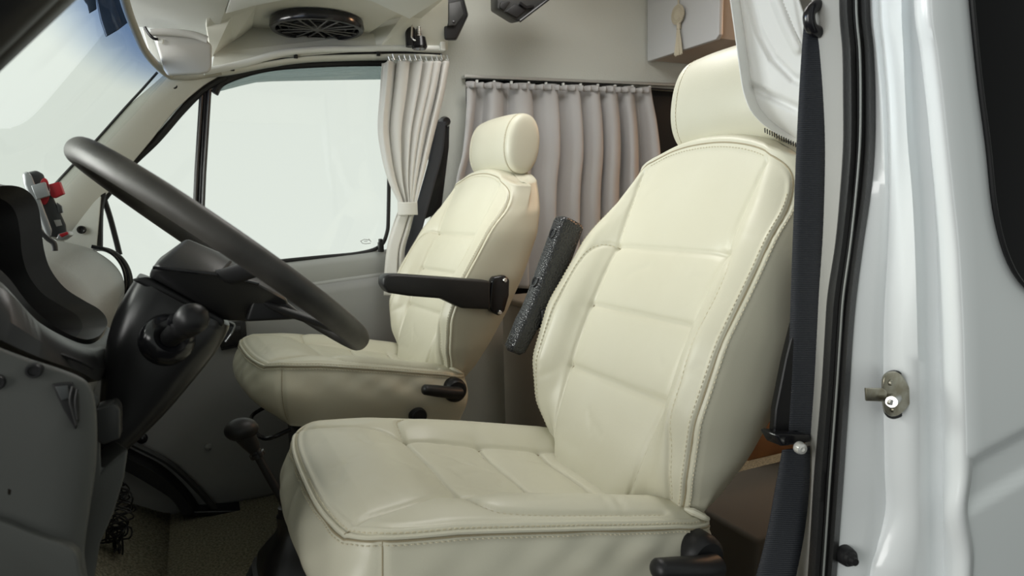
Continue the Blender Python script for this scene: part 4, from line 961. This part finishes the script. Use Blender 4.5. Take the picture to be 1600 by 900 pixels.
for k, (t, o_) in enumerate(((0, .02), (0, 0), (.08, -.008), (.30, -.012), (.42, -.008), (.46, -.001), (.50, -.008), (.62, -.013), (.70, -.010), (.73, -.003), (.77, -.012), (.90, -.015), (1.0, -.004), (1.02, .012))):
    rws.append(c_sl*(1-t)+c_sr*t+np.array((o_, o_*.6, 0)))
g.grid(rws); ob = strut(g.build('trim_19', new_mat('door_seal_rubber', (.020, .020, .020), .42, spec=.5, bump=.5, bscale=300, bdist=.001), solid=.002))
fringe = colp([(a, b*.48+c*.52) for (a, b), c in zip(sealL, np.interp([t[0] for t in sealL], [t[0] for t in sealR], [t[1] for t in sealR]))], -.362)
g = G(); g.tube(fringe+np.array((-.006, -.006, 0)), .0014, 6); strut(g.build('trim_20', new_mat('grey_seal_piping', (.22, .23, .22), .4)))
c1 = c_sr; c2 = colp(gro, -.386, -6); c2b = colp(gro, -.392, 0); c3 = colp(gro, -.396, 12); c4 = colp(lin, -.424, -14); c5 = colp(lin, -.420, -1); c5b = colp(lin, -.418, 5)
c5c = colp([(a, b) for a, b in lin], -.428, 22); c6 = colp(edg, -.450, -22); c7 = colp(edg, -.462, -8); c8 = colp(edg, -.4665, 0)
g = G(); g.grid([c1+np.array((.03, .03, 0)), c1, c1*.4+c2*.6, c2, c2b+np.array((.010, .006, 0)), c3, c3*.5+c4*.5+np.array((-.004, -.003, 0)), c4, c5+np.array((.004, .003, 0)), c5b, c5c+np.array((.004, .003, 0)), c6, c7, c8, c8+np.array((.012, -.0015, 0))])
strut(g.build('wall_2', PAINT, solid=.0025, sharp=math.radians(60)))
# outer body side, curving away rearwards, with its swage lines
rws = []
base = c8
for dx in np.r_[0, .003, .012, np.linspace(.03, .30, 24), .6, 1.2, 2.3]:
    q = base.copy(); q[:, 0] += dx; q[:, 1] = -.4665-.004*min(dx/.01, 1)-.004*sm(np.array(dx), .01, .2)
    z = q[:, 2]; fade = float(sm(np.array(dx), -.01, .01))
    cl = .612+.16*dx
    q[:, 1] += fade*.012*(1-sm(z, cl-.012, cl+.016))
    q[:, 1] -= fade*.007*(1-sm(z, cl-.075, cl-.055))
    rws.append(q)
rws = np.array(rws)
# add rows in z for the swage lines
rz = np.stack([resample(r, 260) for r in rws]); 
for k in range(len(rz)):
    dx = float(np.r_[0, .003, .012, np.linspace(.03, .30, 24), .6, 1.2, 2.3][k]); z = rz[k][:, 2]; fade = float(sm(np.array(dx), -.005, .008)); cl = .612+.16*min(dx, .3)
    rz[k][:, 1] = -.4665-.004*min(dx/.01, 1)+fade*(.012*(1-sm(z, cl-.012, cl+.016))-.007*(1-sm(z, cl-.075, cl-.055)))
g = G(); g.grid(rz); strut(g.build('wall_outer', PAINT2, solid=.002))
# privacy glass with seal
gq = [(1519, 0), (1524, 60), (1532, 130), (1545, 230), (1553, 310), (1562, 360), (1574, 400), (1590, 432), (1612, 458), (1650, 480), (1800, 520), (2600, 800), (2600, -1400), (1700, -260), (1560, -150), (1520, -70)]
yg = -.4765
gp = [Y(*p, yg) for p in gq]; gp = [np.array((min(p[0], 2.3), p[1], min(p[2], 1.35))) for p in gp]
crv = spline([Y(*p, yg) for p in ((1512, -200), (1514, -90), (1519, 0), (1532, 130), (1545, 230), (1553, 310), (1562, 360), (1574, 400), (1590, 432), (1612, 456), (1650, 478), (1760, 500))], 6)
zt_ = 1.40
poly = [np.array((crv[0][0], yg, zt_))]+list(crv)+[np.array((1.9, yg, crv[-1][2]+.02)), np.array((1.9, yg, zt_))]
g = G(); g.prism(poly, (0, .004, 0)); pw = strut(g.build('window_4', BGLASS, smooth=False))
g = G(); g.tube(np.vstack([crv, [np.array((1.9, yg, crv[-1][2]+.02))]]), .0026, 8); g.build('window_gasket', RUBBER, pw)

# door striker
sk_ = empty('door_striker', Y(1400, 618, -.40), 'steel door striker bolted on the white door frame', 'door striker')
q = [(1382, 590), (1390, 583), (1402, 582), (1412, 590), (1424, 612), (1425, 624), (1418, 637), (1406, 648), (1394, 651), (1384, 645), (1381, 630), (1380, 605)]
g = G(); g.prism(spline([Y(*p, -.418) for p in q], 3, closed=True), (.004, .006, 0)); g.build('back_plate', STEEL, sk_, bevel=.0012)
g = G(); g.prism(spline([Y((p[0]-1402)*1.1+1403, (p[1]-616)*1.08+617, -.411) for p in q], 3, closed=True), (.004, .004, 0)); g.build('gasket', RUBBER, sk_)
g = G(); a = Y(1400, 622, -.42); g.tube([a, Y(1393, 628, -.440)], .0068, 18); g.lathe([(0, .001), (.0035, .001), (.004, -.003)], Y(1392.5, 629, -.4405), (-.1, -1, 0), 14); g.build('striker_pin', CHROME, sk_)
g = G(); g.prism([Y(*p, -.428) for p in ((1353, 607), (1380, 607), (1386, 612), (1386, 632), (1378, 628), (1354, 627))], (.002, .004, 0)); g.build('latch_tongue', STEEL, sk_, bevel=.0012)
for p in ((1392, 598), (1396, 640)):
    g = G(); g.lathe([(0, .002), (.003, .002), (.0042, 0)], Y(*p, -.4185), (0, -1, 0), 12); g.build('rivet', STEEL, sk_)
# rubber stop
rs_ = empty('rubber_buffer', Y(1328, 870, -.39), 'round black rubber buffer low on the white door frame', 'door buffer')
c = Y(1326, 871, -.385)
g = G(); g.lathe([(0, .014), (.005, .014), (.006, .008), (.009, .007), (.010, .003), (.0125, .002), (.0135, -.004), (.0135, -.02)], c, (-.25, -1, .0), 28); g.build('buffer', RUBBER, rs_)

# ================================================================== REAR CABIN
cb = empty('overhead_cabinet', (1.6, 1.15, 1.55), 'white overhead cabinet on the far wall behind the driver headrest', 'cabinet')
pA = np.array((1.30, 1.40, 1.545)); zc = 1.545
g = G(); g.prism([(1.30, 1.41, 1.548), (1.30, 1.0, 1.546), (1.30, .985, 1.560), (1.30, .98, 1.9), (1.30, 1.41, 1.9)], (.02, 0, 0)); g.build('end_panel', CABW, cb, bevel=.003)
g = G(); g.box((1.80, 1.20, 1.73), (.96, .40, .36)); g.build('carcass', PINK, cb, bevel=.002)
ts = empty('tassel', tuple(at(1060, 10, 'x', 1.29)), 'cream macrame disc with tassel hanging on the cabinet end', 'tassel')
xt_ = 1.288
def X(px, py, x=xt_): return at(px, py, 'x', x)
g = G(); g.tube([X(1060, -20), X(1060, 10)], .0035, 6); g.build('cord', MACR, ts)
c = X(1060, 23); r = .035
g = G(); g.lathe([(0, .008), (.3*r, .0085), (.6*r, .007), (r*.93, .006), (r, 0), (r*.93, -.004), (0, -.004)], c, (-1, 0, 0), 40)
for k in range(30):
    a = k*2*PI/30; g.ball(c+np.array((-.004, math.cos(a)*r, math.sin(a)*r)), .0034, 6)
for rr_ in (.35, .6, .8):
    for k in range(int(36*rr_)):
        a = k*2*PI/int(36*rr_); g.ball(c+np.array((-.007, math.cos(a)*r*rr_, math.sin(a)*r*rr_)), .0028, 5)
g.build('macrame_disc', MACR, ts)
g = G(); t0 = X(1060.5, 38); t1 = X(1061, 86); rng = random.Random(1)
g.tube([t0+np.array((0, 0, .004)), t0-np.array((0, 0, .018))], .0085, 10)
for k in range(46):
    a = rng.uniform(0, 2*PI); q_ = rng.uniform(.4, 1); b = np.array((-.012*abs(math.cos(a)), .024*math.sin(a)*q_, rng.uniform(-.004, .004)))
    g.tube([t0+np.array((-.003, .006*math.sin(a), -.016)), (t0+t1)/2+b*.55, t1+b], .0022, 5)
g.build('tassel_strands', MACR, ts)

# bench front / beige board between the seats and small things low behind the driver seat
bc = empty('bench', (1.1, 1.1, 0), 'beige board bench seen between the two seats', 'bench')
g = G(); g.box((1.02, 1.08, .31), (.92, .46, .60)); g.build('bench_board', BEIGE, bc, bevel=.01)
g = G(); g.box((1.02, 1.075, .618), (.94, .49, .024)); g.build('bench_top', BEIGE, bc, bevel=.008)
wd = at(1205, 715, 'y', .30)
g = G(); g.box((.98, .36, .44), (.5, .26, .24)); tag(g.build('wooden_box', WOOD, bevel=.006), 'orange wooden box glimpsed behind the driver seat beside the belt', 'box')
g = G(); g.box((.72, .08, .155), (.5, .28, .31)); tag(g.build('storage_chest', new_mat('dark_brown_board', (.06, .052, .04), .7), bevel=.01), 'dark brown storage chest on the floor behind driver seat', 'chest')
